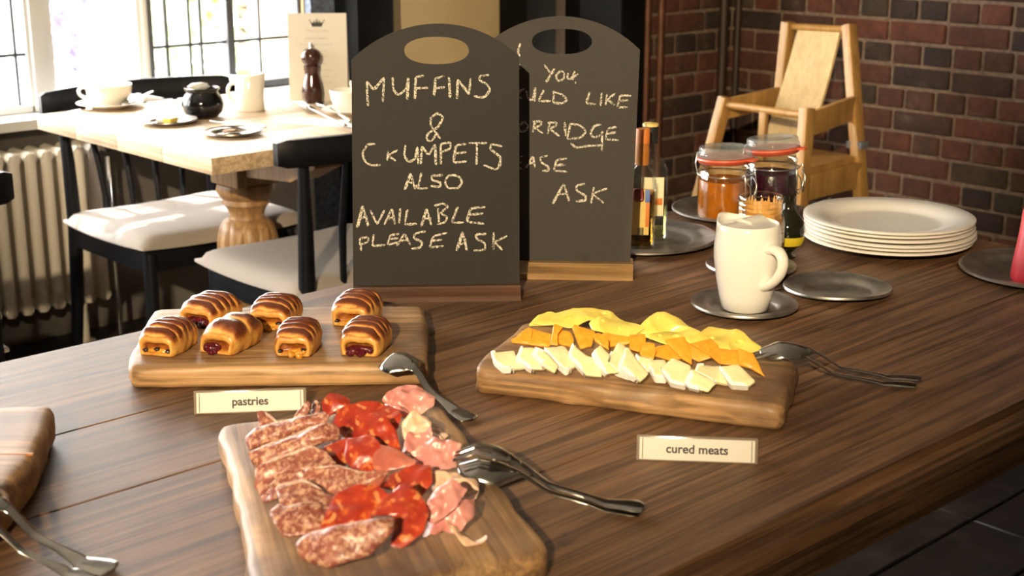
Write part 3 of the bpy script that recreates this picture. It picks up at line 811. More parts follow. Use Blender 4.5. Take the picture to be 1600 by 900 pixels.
cvF = lambda x, y: (370 + x / 3.1025, 600 + y / 3.1025)
def tiltn(tilt, turn=0.0):
    """normal of a slice leaning back: tilt from horizontal, facing the viewer turned by turn (radians, + = to the right)"""
    d = (-_F * math.cos(turn) + _R * math.sin(turn)); return (V((0, 0, 1)) * math.cos(tilt) + d * math.sin(tilt)).normalized()
def slicepts(poly, cv, ztop, lift, tilt, turn):
    n = tiltn(tilt, turn); low = max(poly, key=lambda q: q[1])
    p0 = at(*cv(*low), ztop + lift); return [onp(*cv(*q), p0, n) for q in poly], n
def mk_slice(name, label, cat, group, mat, poly, cv, ztop, lift, tilt, turn, thick, seed, origin_z=None, **k):
    P, n = slicepts(poly, cv, ztop, lift, tilt, turn)
    b = B(); patch(b, P, n, thick, seed=seed, **k)
    c = sum(P, V((0, 0, 0))) / len(P)
    for v in b.bm.verts:                                  # nothing sinks into the board
        if v.co.z < ztop + .0003: v.co.z = ztop + .0003
    c.z = min(v.co.z for v in b.bm.verts)
    o = b.done(name, mat, origin=c, sharp=55); tag(o, label, cat, group); return o, P, n, c
zc_ = BT['c']
EM = [[(225,130),(262,88),(345,55),(405,85),(395,125),(300,138)], [(240,118),(300,75),(440,40),(560,32),(680,48),(740,98),(815,120),(700,132),(580,105),(470,140),(360,128),(300,130)], [(555,115),(640,92),(800,122),(870,150),(790,198),(660,190),(575,158)],
      [(805,175),(850,110),(920,60),(970,58),(1040,88),(1095,140),(1160,168),(960,196),(880,196)], [(870,195),(1000,150),(1130,160),(1215,212),(1080,245),(960,235),(890,222)], [(1110,222),(1170,168),(1215,125),(1290,138),(1390,168),(1440,212),(1505,242),(1440,280),(1330,292),(1240,252)]]
emdesc = ['small folded end of emmental at the far left of the yellow slices', 'broad rippled emmental slice at the left of the yellow row', 'flat emmental slice between the rippled one and the humped one', 'emmental slice arched up in a hump at the middle of the yellow row', 'emmental slice lying flat just right of the humped slice', 'large emmental slice with a hole at the right end, under the fork tips']
EMD = [[(335, 95, 13)], [(450, 95, 8), (640, 62, 12), (360, 95, 10)], [(630, 122, 9), (720, 165, 14)], [(930, 102, 11), (840, 165, 20)], [(1030, 200, 16), (940, 205, 12)], [(1378, 228, 24), (1225, 200, 14)]]
for i, q in enumerate(EM):
    tl, lf = [26, 26, 22, 36, 20, 24][i], [.004, .0075, .0055, .0045, .0065, .0045][i]
    nn = tiltn(R(tl), 0); low = max(q, key=lambda z_: z_[1]); pp = at(*cvE(*low), zc_ + lf)
    dm = [(onp(*cvE(x, y), pp, nn), r_ / 3.478 * 1.45 / 2200) for x, y, r_ in EMD[i]]
    mk_slice('emmental_slice', emdesc[i], 'cheese slice', 'emmental slices on the cheese board', M['emmental'], q, cvE, zc_, lf, R(tl), 0, .0022, i + 2, dome=[.001, .001, .001, .007, .001, .002][i], wave=.0058, wfreq=32, fine=.12, N=90, K=20, cut=.16, dimples=dm, ridge=(.0016, 62, AZ + R(75)))
# holes with raised rims in two slices
LE = [[(135,208),(230,140),(252,150),(240,205),(350,218),(345,248),(140,222)], [(228,210),(245,146),(350,178),(345,228)], [(345,235),(368,120),(418,140),(388,180),(390,242)], [(378,218),(388,150),(455,165),(475,205),(470,250),(400,232)], [(465,140),(482,130),(592,165),(572,245),(510,258)],
      [(580,180),(612,170),(662,205),(668,265),(590,220)], [(622,182),(640,168),(782,195),(778,228),(700,240),(650,245)], [(778,182),(862,176),(868,212),(832,275),(778,258)], [(832,275),(860,222),(912,228),(922,272),(905,320),(848,305)], [(902,250),(1000,230),(1085,300),(1010,322),(918,295)],
      [(968,210),(1075,188),(1112,260),(1118,345),(1060,312)], [(1068,240),(1090,218),(1232,305),(1150,328),(1108,305)], [(1098,230),(1222,203),(1262,240),(1268,268),(1225,310)], [(1218,295),(1245,253),(1372,268),(1382,350),(1268,338)], [(1368,255),(1452,285),(1512,408),(1440,365),(1378,345)]]
for i, q in enumerate(LE):
    mk_slice('orange_cheese_slice', 'orange cheddar slice, %s from the left in the orange row of cheese' % ORD[i], 'cheese slice', 'orange cheddar slices on the cheese board', M['leicester'], q, cvE, zc_, .0065 + .0015 * (i % 3), R(34 + 6 * (i % 3)), R(random.uniform(-14, 14)), .0055, i + 40, wave=.0012, wfreq=90, N=40, K=4, cut=.05, edgen=.05)
BR = [[(25,275),(150,265),(170,330),(212,357),(90,364),(42,325)], [(163,312),(190,248),(262,253),(282,320),(322,366),(240,370)], [(253,285),(267,252),(332,280),(392,350),(372,390),(320,362)], [(313,252),(420,238),(492,320),(482,352),(430,374),(368,322)], [(448,290),(470,233),(542,290),(602,320),(627,407),(540,402),(488,342)],
      [(583,280),(620,238),(672,290),(664,330),(722,387),(650,397),(608,350)], [(653,332),(715,216),(772,258),(724,350),(778,402),(700,377)], [(718,347),(770,243),(817,310),(882,387),(840,434),(778,402)], [(798,347),(815,288),(932,325),(902,392),(848,372)], [(868,317),(970,313),(987,370),(972,417),(913,412)],
      [(948,362),(1010,303),(1112,350),(1077,462),(1000,442),(963,392)], [(1078,442),(1120,368),(1232,430),(1242,452),(1202,492),(1108,472)], [(1133,382),(1150,343),(1272,350),(1332,447),(1208,427)], [(1263,352),(1370,343),(1462,432),(1420,462),(1328,457)]]
for i, q in enumerate(BR):
    P, n = slicepts(q, cvE, zc_, .0090 + .0018 * (i % 2), R(24 + 14 * (i % 3)), R(random.uniform(-22, 14)))
    c = sum(P, V((0, 0, 0))) / len(P); c.z = zc_
    t = thing('brie_slice', 'white-rinded brie slice, %s from the left at the front of the cheese board' % ORD[i], 'cheese slice', c, 0, 'brie slices on the cheese board')
    b = B(); O = patch(b, P, n, .0082, seed=i + 70, wave=.0008, wfreq=90, N=48, K=4, cut=.07, edgen=.04)
    for v in b.bm.verts: v.co.z = max(v.co.z, zc_ + .0003)
    b.done('paste', M['brie'], t, origin=c, sharp=50)
    # rind: skin on about half of the rim and on the underside edge
    rb = B(); cc = sum(O, V((0, 0, 0))) / len(O); left = min(range(len(O)), key=lambda j: (O[j] - cc).dot(_R + _F * .7)) ; span = 13
    prev = None
    for d_ in range(-span, span + 1):
        p = O[(left + d_) % len(O)]; out = (p - cc).normalized() * .0007; inn = (cc - p).normalized() * ((.0022 + .0014 * (i % 3)) if abs(d_) < span - 2 else .0006)
        row = [p + inn + n * .0011, p + out + n * .0006, p + out - n * .0082, p + inn - n * .0088]
        row = [V((r_.x, r_.y, max(r_.z, zc_ + .0002))) for r_ in row]
        if prev: rb.loft([prev, row], cap=d_ in (-span + 1, span))
        prev = row
    bmesh.ops.remove_doubles(rb.bm, verts=list(rb.bm.verts), dist=1e-6)
    rb.done('rind', M['rind'], t, origin=c, sharp=50)

# ------------------------------------------------------------------ cured meats
def speck_mat(name, base, base2, fat, scale, lo, hi, rough, big=None):
    m, nt, bs = newmat(name); v = coords(nt)
    f = noise(nt, v, scale, 4, .62, .4); g = noise(nt, coords(nt), scale * .3, 3)
    c = ramp(nt, g, [(.35, base), (.65, base2)])
    c = mix(nt, ramp(nt, f, [(lo, (0, 0, 0)), (hi, (1, 1, 1))]), c, fat)
    if big:
        vo = nt.nodes.new('ShaderNodeTexVoronoi'); vo.inputs['Scale'].default_value = big[0]
        nn_ = nt.nodes.new('ShaderNodeTexNoise'); nn_.inputs['Scale'].default_value = 70; nt.links.new(v, nn_.inputs['Vector'])
        ad_ = nt.nodes.new('ShaderNodeVectorMath'); ad_.operation = 'MULTIPLY_ADD'; ad_.inputs[1].default_value = (.022,) * 3
        nt.links.new(nn_.outputs['Color'], ad_.inputs[0]); nt.links.new(v, ad_.inputs[2]); nt.links.new(ad_.outputs[0], vo.inputs['Vector'])
        c = mix(nt, ramp(nt, vo.outputs['Distance'], [(big[1], (.9, .9, .9)), (big[1] + .10, (0, 0, 0))]), c, big[2])
    nt.links.new(c, bs.inputs['Base Color']); setp(bs, Roughness=rough)
    bs.inputs['Coat Weight'].default_value = .15; bs.inputs['Coat Roughness'].default_value = .3
    bump(nt, bs, f, .4, .0012); return m
M['salami'] = speck_mat('salami', (.17, .040, .030), (.28, .085, .056), (.47, .27, .175), 210, .47, .60, .42)
M['salami_skin'] = speck_mat('salami_skin', (.34, .18, .13), (.48, .32, .25), (.62, .50, .44), 160, .45, .65, .75)
M['chorizo'] = speck_mat('chorizo', (.22, .014, .008), (.40, .040, .012), (.56, .15, .03), 110, .54, .68, .28, (62, .16, (.54, .21, .07)))
M['chorizo_lean'] = speck_mat('lean_chorizo', (.32, .07, .045), (.46, .15, .10), (.55, .20, .08), 70, .58, .72, .3)
M['ham'] = speck_mat('ham', (.50, .18, .16), (.60, .28, .24), (.70, .45, .36), 42, .55, .75, .35)
M['ham_fat'] = speck_mat('ham_fat', (.64, .40, .26), (.70, .48, .34), (.60, .28, .20), 60, .6, .75, .4)
zm = BT['m']
rolls = lambda p, d: None
SAL = [([(100,140),(128,133),(190,180),(240,190),(250,218),(160,240),(108,205)], .006, 40, 'crumpled salami strip at the back left of the meat board'),
 ([(240,200),(345,75),(362,98),(335,150),(290,190),(250,205)], .008, 50, 'narrow pink salami piece standing up at the back of the salami pile'),
 ([(355,135),(385,83),(408,110),(402,142),(370,155)], .008, 45, 'small upright salami tip at the back beside the first chorizo slice'),
 ([(38,255),(80,212),(420,132),(448,150),(432,190),(100,308),(60,318),(45,290)], .010, 48, 'folded salami slice forming the rear roll of the salami pile'),
 ([(53,332),(440,182),(488,195),(492,255),(350,310),(120,410),(78,395)], .011, 50, 'folded salami slice forming the front roll, second from the back'),
 ([(90,405),(350,300),(432,318),(484,388),(330,430),(180,480),(118,552),(83,495)], .010, 40, 'broad speckled salami slice lying in the middle left of the pile'),
 ([(108,548),(190,460),(262,408),(332,402),(335,475),(270,508),(180,566),(128,566)], .010, 34, 'white-edged salami slice with a turned-up corner, left of the pile'),
 ([(185,490),(330,465),(475,540),(425,645),(250,735),(198,695),(215,600)], .007, 30, 'dark salami slice under the chorizo at the front left'),
 ([(158,628),(195,572),(250,600),(400,560),(435,695),(330,728),(228,738),(185,688)], .009, 30, 'salami slice with a pale corner just behind the front slice'),
 ([(318,455),(330,403),(480,398),(600,428),(745,418),(622,498),(480,540),(378,498)], .020, 38, 'long shiny salami slice laid across between salami and chorizo'),
 ([(283,765),(320,722),(530,680),(742,638),(768,652),(757,722),(620,835),(440,888),(330,854),(293,815)], .012, 44, 'frosted half-moon salami slice at the very front of the meats')]
for i, (q, lift, tl, lab) in enumerate(SAL):
    ridge = i in (3, 4, 10)
    P, n = slicepts(q, cvF, zm, lift, R(tl), R(-10))
    c = sum(P, V((0, 0, 0))) / len(P); c.z = zm
    t = thing('salami_slice', lab, 'salami', c, 0, 'salami slices on the meat board')
    b = B(); O = patch(b, P, n, .0035 if not ridge else .006, dome=.001 if not ridge else .005, wave=.0045, wfreq=42, seed=i + 100, N=72, K=12, cut=.10, edgen=.03, ridge=None if ridge else (.0010, 130, AZ))
    for v in b.bm.verts: v.co.z = max(v.co.z, zm + .0003)
    b.done('meat', M['salami'], t, origin=c, sharp=60)
    # pale skin along the upper rim
    rim = B(); cc = sum(O, V((0, 0, 0))) / len(O); hi = sorted(range(len(O)), key=lambda j: -(O[j] - cc).normalized().dot((_F + V((0, 0, .6)) - _R * .25).normalized()))[0]
    L_ = [O[(hi + d_) % len(O)] - n * .0014 + n * .0035 * mnoise.noise(O[(hi + d_) % len(O)] * 50 + V(((i + 100) * 5.3, (i + 100) * 1.7, 0))) for d_ in range(-11, 12)]
    rim.tube([V((p.x, p.y, max(p.z, zm + .002))) for p in L_], [.0006 + .0011 * math.sin(math.pi * k / 22) for k in range(23)], 8).done('skin', M['salami_skin'], t, origin=c)
CHO = [([(413,92),(450,48),(500,48),(548,70),(553,103),(490,135),(440,155),(413,122)], .012, 40, 0, 'small chorizo slice furthest back in the red pile'),
 ([(448,192),(500,118),(600,82),(700,82),(782,128),(803,160),(782,225),(650,268),(540,268),(478,225)], .014, 36, 0, 'big bright chorizo slice at the back of the red pile'),
 ([(628,230),(716,143),(772,220),(793,315),(720,318),(638,275)], .022, 44, 0, 'pointed folded chorizo slice leaning on the big rear one'),
 ([(408,302),(540,252),(562,300),(522,395),(482,392)], .018, 36, 0, 'chorizo slice beside the rolled salami, left of the red pile'),
 ([(528,262),(650,232),(702,300),(652,425),(560,420),(518,352)], .021, 36, 0, 'orange-fleshed chorizo slice in the middle of the red pile'),
 ([(653,312),(690,283),(802,328),(872,370),(862,394),(720,420),(658,405)], .023, 34, 1, 'pale pinkish chorizo slice in the middle beside the ham'),
 ([(638,482),(742,418),(692,500),(722,545),(650,568)], .018, 30, 1, 'dark red chorizo slice showing between the long salami and the front slices'),
 ([(668,492),(760,420),(870,383),(943,388),(948,484),(890,545),(800,525)], .015, 36, 0, 'chorizo slice next to the folded ham at the right of the red pile'),
 ([(403,692),(470,543),(560,488),(682,488),(742,540),(652,648),(520,690),(430,706)], .017, 36, 0, 'wide chorizo slice behind the frosted salami at the front'),
 ([(638,645),(812,452),(902,550),(933,620),(902,722),(800,795),(740,785),(765,645),(700,638)], .010, 40, 0, 'tall pointed chorizo slice at the right front of the red pile')]
for i, (q, lift, tl, lean_, lab) in enumerate(CHO):
    mk_slice('chorizo_slice', lab, 'chorizo', 'chorizo slices on the meat board', M['chorizo_lean' if lean_ else 'chorizo'], q, cvF, zm, lift, R(tl), R(random.uniform(-12, 8)), .0022, i + 130, dome=.001, wave=.0050, wfreq=38, N=72, K=12, cut=.12, ridge=(.0008, 90, AZ + i))
HAM = [([(703,78),(740,33),(820,3),(900,13),(963,60),(953,112),(900,145),(800,118),(730,95)], .012, 40, 'ham', 'crumpled pink ham slice at the back beside the spoon handle'),
 ([(690,90),(800,108),(885,142),(805,155),(720,115)], .010, 25, 'ham', 'thin strip of ham under the rear ham slice'),
 ([(793,325),(830,238),(942,212),(954,305),(880,338)], .012, 34, 'ham', 'pink ham fold below the pale fatty piece'),
 ([(798,182),(850,138),(912,148),(948,190),(933,266),(860,256),(808,240)], .020, 34, 'ham_fat', 'pale fatty ham fold beside the big chorizo slice'),
 ([(903,150),(952,168),(1032,240),(992,276),(948,235)], .006, 24, 'ham_fat', 'ragged scrap of ham fat at the right edge of the board'),
 ([(838,325),(950,262),(1092,300),(1078,335),(1062,406),(960,426),(868,375)], .012, 30, 'ham', 'ham slice lying under the tips of the serving fork'),
 ([(943,425),(1060,408),(1178,470),(1163,566),(1060,525),(948,515)], .008, 26, 'ham_fat', 'pale ham slice just below the serving fork'),
 ([(898,725),(930,648),(1060,598),(1152,558),(1153,645),(1090,708),(1000,698),(958,732)], .008, 30, 'ham', 'lower half of the folded ham at the front right'),
 ([(913,590),(960,498),(1040,466),(1122,508),(1062,606),(960,668),(928,655)], .020, 42, 'ham', 'deep pink ham fold with a curled edge at the front right'),
 ([(1003,690),(1090,688),(1140,738),(1217,733),(1212,760),(1110,770),(1048,745)], .004, 14, 'ham_fat', 'shredded ham trailing off the pile at the front right')]
for i, (q, lift, tl, mt, lab) in enumerate(HAM):
    mk_slice('ham_slice', lab, 'ham', 'ham slices on the meat board', M[mt], q, cvF, zm, lift, R(tl), R(random.uniform(-5, 14)), .0022, i + 160, dome=.001, wave=.0085, wfreq=48, N=80, K=16, cut=.09, edgen=.05, ridge=(.0024, 105, AZ + R(40) + i * .5))

# ------------------------------------------------------------------ serving cutlery
def cutlery(kind, name, label, head, end, zh, ze, arch, group, dx=0.0, wid=1.0, parent_tilt=0):
    """head tip and handle end are table points; zh, ze heights of tip and end; arch lifts the neck (back of the bowl up)"""
    A, E_ = V(head), V(end); A.z = E_.z = 0
    L = (E_ - A).length; a = math.atan2((E_ - A).y, (E_ - A).x)
    zmin = min(zh, ze); root = A.lerp(E_, .5); root.z = zmin
    t = thing(name, label, 'fork' if kind == 'fork' else 'spoon', root, a, group)
    hf = .30
    def z(s):
        base = zh + (ze - zh) * min(1, max(0, (s - .12) / .68)) ** .9
        hump = arch * math.sin(math.pi * min(1, s / .50)) ** 1.1 if s < .50 else 0
        return base + hump - zmin + .0025 * math.sin(math.pi * max(0, (s - .55) / .45))
    def hw(s):
        if s > .62: return wid * (.0042 + .0068 * min(1, (s - .62) / .30) ** 1.3) * (1 if s < .965 else math.sqrt(max(.02, 1 - ((s - .965) / .035) ** 2)))
        if s > hf + .06: return wid * .0042
        if kind == 'spoon':
            q = s / (hf + .06); w = .0215 * math.sqrt(max(.004, math.sin(math.pi * q ** .85))) if q < .62 else .0042 + (.0215 * math.sqrt(math.sin(math.pi * .62 ** .85)) - .0042) * (1 - (q - .62) / .38) ** 1.5
            return wid * w
        q = s / (hf + .06); return wid * (.0135 if q < .62 else .0042 + .0093 * (1 - ((q - .62) / .38)) ** 1.4)
    def section(s, y0=None, y1=None):
        w = hw(s); y0 = -w if y0 is None else y0; y1 = w if y1 is None else y1
        q = s / (hf + .06); sag = (.40 if kind == 'spoon' else .10) * w if q < .8 else .4 * w * max(0, (1 - q) / .2) * (1 if kind == 'spoon' else .25)
        th = .0016 if q < .8 else .0030; N = 10; top, bot = [], []
        for i in range(N + 1):
            y = y0 + (y1 - y0) * i / N; f = (y / max(w, 1e-6)) ** 2
            zz = z(s) - sag * f * 1.3
            cr = 1 if q < .85 else 1 - .8 * ((2 * i / N - 1) ** 4)
            top.append(V(((s - .5) * L, y, zz + th * .5 * cr))); bot.append(V(((s - .5) * L, y, zz - th * .5 * cr)))
        return top + bot[::-1]
    sj = hf + .05
    hb = B()
    if kind == 'spoon':
        hb.loft([section(.003 + (sj - .003) * (i / 40) ** 1.25) for i in range(41)])
        hb.done('bowl', M['steel'], t, sharp=60)
    else:
        tb = .20
        hb.loft([section(tb + (sj - tb) * i / 18) for i in range(19)])
        W = hw(.05)
        for k in range(4):
            yc = W * (-.78 + .52 * k); ww = W * .165
            hb.loft([section(s, yc - ww * (.55 + .45 * s / tb), yc + ww * (.55 + .45 * s / tb)) for s in [.0 + (tb + .004) * i / 14 for i in range(15)]])
        hb.done('tines', M['steel'], t, sharp=60)
    B().loft([section(sj + (1 - sj) * i / 50) for i in range(51)]).done('handle', M['steel'], t, sharp=60)
    return t
cutlery('spoon', 'serving_spoon', 'steel serving spoon lying face down over the edge of the pastry board', at(606, 548, .795), at(738, 660, TT), BT['p'] + .012, TT + .003, .012, 'serving cutlery on the boards', wid=1.18)
cutlery('fork', 'serving_fork', 'steel serving fork under the spoon at the right end of the cheese board', at(1172, 556, .79), at(1432, 606, TT), BT['c'] + .009, TT + .003, .012, 'serving cutlery on the boards', wid=1.0)
cutlery('spoon', 'serving_spoon', 'steel serving spoon nested on the fork at the right end of the cheese board', at(1186, 541, .80), at(1440, 594, TT + .006), BT['c'] + .015, TT + .008, .013, 'serving cutlery on the boards', wid=1.0)
cutlery('spoon', 'serving_spoon', 'steel serving spoon lying under the fork on the meat board', at(716, 730, .79), at(1003, 805, TT), BT['m'] + .014, TT + .003, .010, 'serving cutlery on the boards', wid=1.05)
cutlery('fork', 'serving_fork', 'steel serving fork lying on the spoon, its tines on the ham', at(711, 712, .80), at(1008, 796, TT + .006), BT['m'] + .024, TT + .008, .012, 'serving cutlery on the boards', wid=1.15)
cutlery('spoon', 'serving_spoon', 'blurred steel serving spoon on the bread board at the bottom left', at(-70, 770, .80), at(178, 896, TT), BT['l'] + .013, TT + .003, .012, 'serving cutlery on the boards', wid=1.25)
cutlery('fork', 'serving_fork', 'steel serving fork tucked beneath the blurred spoon at the bottom left', at(-80, 800, .80), at(150, 905, TT), BT['l'] + .006, TT + .002, .010, 'serving cutlery on the boards', wid=1.0)

# ------------------------------------------------------------------ name cards
def text_mesh(s, size, mat, name, parent, m, bold=.0, ext=.0002, align='CENTER'):
    c = bpy.data.curves.new(name, 'FONT'); c.body = s; c.size = size; c.align_x = align; c.align_y = 'CENTER'; c.extrude = ext; c.offset = bold
    tmp = bpy.data.objects.new(name, c); COL.objects.link(tmp)
    dg = bpy.context.evaluated_depsgraph_get(); me = bpy.data.meshes.new_from_object(tmp.evaluated_get(dg))
    bpy.data.objects.remove(tmp); me.transform(m); me.materials.clear(); me.materials.append(mat)
    o = bpy.data.objects.new(name, me); link(o, parent); return o
def sign(label, word, pl, pr, h, size, lean):
    pl, pr = V(pl), V(pr); u = (pr - pl).normalized(); W = (pr - pl).length; rz = math.atan2(u.y, u.x)
    c = (pl + pr) / 2; t = thing('name_card', label, 'sign', c, rz, 'name cards on the table')
    m = Matrix.Rotation(-lean, 4, 'X')
    th = .004
    # clear holder: leaning face and a back leg meeting along the top edge
    hold = B(); hold.box(m @ V((0, .002, h / 2)), (W, .0016, h), m.to_3x3(), .0004)
    dp = h * math.sin(lean); top = h * math.cos(lean)
    l2 = math.hypot(.016, top); m2 = Matrix.Rotation(math.atan2(.016, top), 4, 'X')
    hold.box((0, dp + .002 + .008, top / 2), (W, .0014, l2), m2.to_3x3(), .0004)
    hold.done('holder', M['acrylic'], t)
    B().box(m @ V((0, .0006, h / 2)), (W - .006, .0008, h - .003), m.to_3x3()).done('card', M['card'], t)
    mt = Matrix.Translation(m @ V((0, -.0003, h * .5))) @ m @ Matrix.Rotation(R(90), 4, 'X')
    for s_ in (-1, 1):
        B().box(m @ V((s_ * (W / 2 - .006), .0001, h / 2)), (.0007, .0002, h - .004), m.to_3x3()).done('border_line', M['ink'], t)
    text_mesh(word, size, M['ink'], 'lettering', t, mt, .00028)
    return t
M['acrylic'] = plain('dark_edged_acrylic', (.20, .16, .12), .12)
sign('white name card lettered pastries, in front of the pastry board', 'pastries', at(303, 648), at(479, 642), .0245, .0125, R(16))
sign('white name card lettered cured meats, right of the meat board', 'cured meats', at(994, 719), at(1184, 726), .0245, .0122, R(16))
# ------------------------------------------------------------------ pewter dishes and plates
def dish(label, c, r, group='pewter dishes on the buffet table', seed=0, mat='pewter', name='pewter_plate', cat='plate', h=.010, well=.66, warp=.0):
    c = V(c); t = .0018
    def w(p):
        rr = p.xy.length / r; a = math.atan2(p.y, p.x)
        return V((p.x * (1 + warp * math.sin(2 * a + seed)), p.y * (1 + warp * math.sin(2 * a + seed)), p.z + (rr ** 3) * warp * r * .6 * math.sin(a * 2 + seed * 2)))
    wl = r * well
    prof = [(0, 0), (wl * .96, 0), (wl * 1.04, h * .45), (r * .80, h * .72), (r * .96, h * .86), (r, h * .82), (r, h * 1.08), (r * .985, h * 1.22), (r * .955, h * 1.16), (r * .93, h * 1.02), (r * .82, h * .95), (wl * 1.06, h * .72), (wl * 1.0, h * .38), (wl * .93, t), (0, t)]
    o = B().lathe(prof, 72, (0, 0, 0), w if warp else None).done(name, M[mat], loc=c, sharp=50)
    return tag(o, label, cat, group)
Z0 = TT + .0002
P_saucer = (at(1079, 484) + at(1246, 484)) / 2; P_saucer.z = Z0
dish('round pewter saucer under the white milk jug', P_saucer, .0715, seed=1, well=.62)
P_rear = at(1173, 424); P_rear.z = Z0
dish('pewter saucer behind the milk jug, under the peanut butter jar', P_rear, .0665, seed=2, well=.62)
P_emp = at(1308, 458); P_emp.z = Z0
dish('empty pewter plate between the milk jug and the white plates, with a dented rim', P_emp, .073, seed=3, warp=.030, well=.66)
P_clip = at(1150, 334); P_clip.z = Z0
dish('pewter plate under the two clip-top jam jars', P_clip, .112, seed=4, well=.72)
P_tray = at(1003, 376); P_tray.z = Z0
dish('wide pewter dish under the two bottles behind the porridge chalkboard', P_tray, .122, seed=5, warp=.02, well=.66)
P_red = at(1628, 430); P_red.z = Z0
dish('dark pewter plate at the right edge, under the red bottle', P_red, .118, seed=6, well=.74)

# white dinner plates
def plate_prof(r):
    return [(0, .0015), (r * .52, .0015), (r * .56, 0), (r * .60, .0015), (r * .66, .006), (r * .80, .0105), (r * .985, .0135), (r, .0150), (r * .998, .0172), (r * .985, .0180), (r * .80, .0145), (r * .70, .0105), (r * .645, .0062), (r * .56, .0050), (0, .0050)]
pc = at(1388, 383); 
pm = B().lathe(plate_prof(.132), 80).done('dinner_plate', M['china'], loc=(pc.x, pc.y, Z0), sharp=55)
names = ['bottom white dinner plate of the stack, resting on the table', 'second white dinner plate up from the bottom of the stack', 'third white dinner plate up from the bottom of the stack', 'third white dinner plate down from the top of the stack', 'white dinner plate just beneath the top one of the stack', 'top white dinner plate of the stack, its empty well showing']
for i, nm in enumerate(names):
    o = pm if i == 0 else dup(pm)
    o.location = (pc.x + .003 * math.sin(i * 2.2) - .001 * i, pc.y + .003 * math.cos(i * 1.7), Z0 + .0068 * i)
    tag(o, nm, 'plate', 'stack of white dinner plates')

# ------------------------------------------------------------------ milk jug
def jug():
    c = V((P_saucer.x, P_saucer.y, Z0 + .0020)); c += (_R * .001)
    t = thing('milk_jug', 'white china milk jug standing on a pewter saucer', 'jug', c, AZ - R(90) - R(50))
    H = .128; t.scale = (.97, .97, .93)
    def w(p):
        # pulled-up pouring lip on the left, rim lower towards the handle
        f = max(0, (p.z - .095) / .033)
        lip = max(0, -p.x / .045) ** 6 if p.x < 0 else 0
        return V((p.x - .013 * lip * f * f, p.y * (1 - .35 * lip * f), p.z + .011 * lip * f * f))
    prof = [(0, 0), (.0295, 0), (.0322, .002), (.0370, .022), (.0420, .048), (.0455, .075), (.0460, .092), (.0448, .108), (.0435, .120), (.0428, .1255), (.0412, .1270), (.0392, .1258), (.0385, .120), (.0400, .100), (.0400, .085), (.0360, .045), (.0300, .012), (0, .010)]
    B().lathe(prof, 64, (0, 0, 0), w).done('body', M['china'], t, sharp=60)
    # half lid over the back of the mouth
    L = B(); rings = []
    for k in range(7):
        rr = .0395 * k / 6; rings.append([V((rr * math.cos(a) if k else 0, rr * math.sin(a) if k else 0, .1235 + .007 * math.exp(-((rr * math.cos(a) + .012) / .012) ** 2) * (1 if math.sin(a) > -.2 else .5))) for a in [2 * math.pi * j / 40 for j in range(40)]])
    top = rings; bot = [[p - V((0, 0, .003)) for p in r] for r in rings]
    L.loft(bot[::-1] + top, cap=False); bmesh.ops.remove_doubles(L.bm, verts=list(L.bm.verts), dist=1e-5)
    L.done('lid', M['china'], t, sharp=70)
    pts = []
    P = [(.040, .096), (.050, .0990), (.060, .097), (.0665, .088), (.0675, .077), (.063, .064), (.054, .053), (.045, .046), (.036, .042)]
    for i in range(len(P) - 1):
        for k in range(5): q = V((P[i][0], P[i][1], 0)).lerp(V((P[i + 1][0], P[i + 1][1], 0)), k / 5); pts.append(V((q.x, -.006, q.y)))
    pts.append(V((P[-1][0], -.006, P[-1][1])))
    for _ in range(4): pts = [pts[0]] + [(pts[i - 1] + pts[i] * 2 + pts[i + 1]) / 4 for i in range(1, len(pts) - 1)] + [pts[-1]]
    n = len(pts)
    B().tube(pts, [.0088 + .0022 * abs(2 * i / (n - 1) - 1) ** 2 for i in range(n)], 16, .72).done('handle', M['china'], t, sharp=80)
jug()

# ------------------------------------------------------------------ jars and bottles
M['marmalade'] = plain('marmalade', (.40, .115, .006), .12, nz=.2, nscale=55, bmp=.2)
M['berry_jam'] = plain('berry_jam', (.030, .004, .010), .2, nz=.5, nscale=70, bmp=.3)
M['peanut'] = plain('peanut_butter', (.62, .33, .09), .4, nz=.2, nscale=60, bmp=.5)
M['lid_glass'] = plain('greenish_lid_glass', (.26, .28, .27), .06); M['lid_glass'].node_tree.nodes['Principled BSDF'].inputs['Alpha'].default_value = .42
M['rubber'] = plain('orange_rubber_seal', (.62, .10, .045), .45)
M['wire'] = plain('clasp_wire', (.55, .53, .50), .28, 1.0)
M['gold_label'] = plain('gold_label', (.66, .47, .14), .5, nz=.1)
M['orange_label'] = plain('orange_label', (.55, .17, .03), .5)
M['cream_label'] = plain('cream_label', (.78, .68, .44), .5)
M['blue_label'] = plain('blue_label', (.10, .17, .42), .5)
M['red_brown_label'] = plain('red_brown_label', (.16, .022, .014), .5)
M['cola'] = plain('amber_neck_label', (.36, .13, .02), .35)
M['spirit'] = thin_glass('golden_spirit', (.80, .60, .22), .3)
M['spirit_pale'] = thin_glass('pale_spirit', (.88, .86, .58), .3)
M['dark_glass'] = plain('dark_olive_glass', (.010, .010, .005), .05)
M['oil'] = plain('yellow_label', (.55, .42, .02), .4)
M['red_sauce'] = plain('red_ketchup_bottle', (.48, .030, .045), .35, nz=.25, nscale=22, bmp=.15)
def shell(b, outer, th, n=48):
    th = .0009
    inner = [(max(r - th, .0005), z + (th if i == 0 else 0)) for i, (r, z) in enumerate(outer)]
    inner[0] = (0, outer[0][1] + th)
    b.lathe([(0, outer[0][1])] + outer + inner[::-1], n); return b
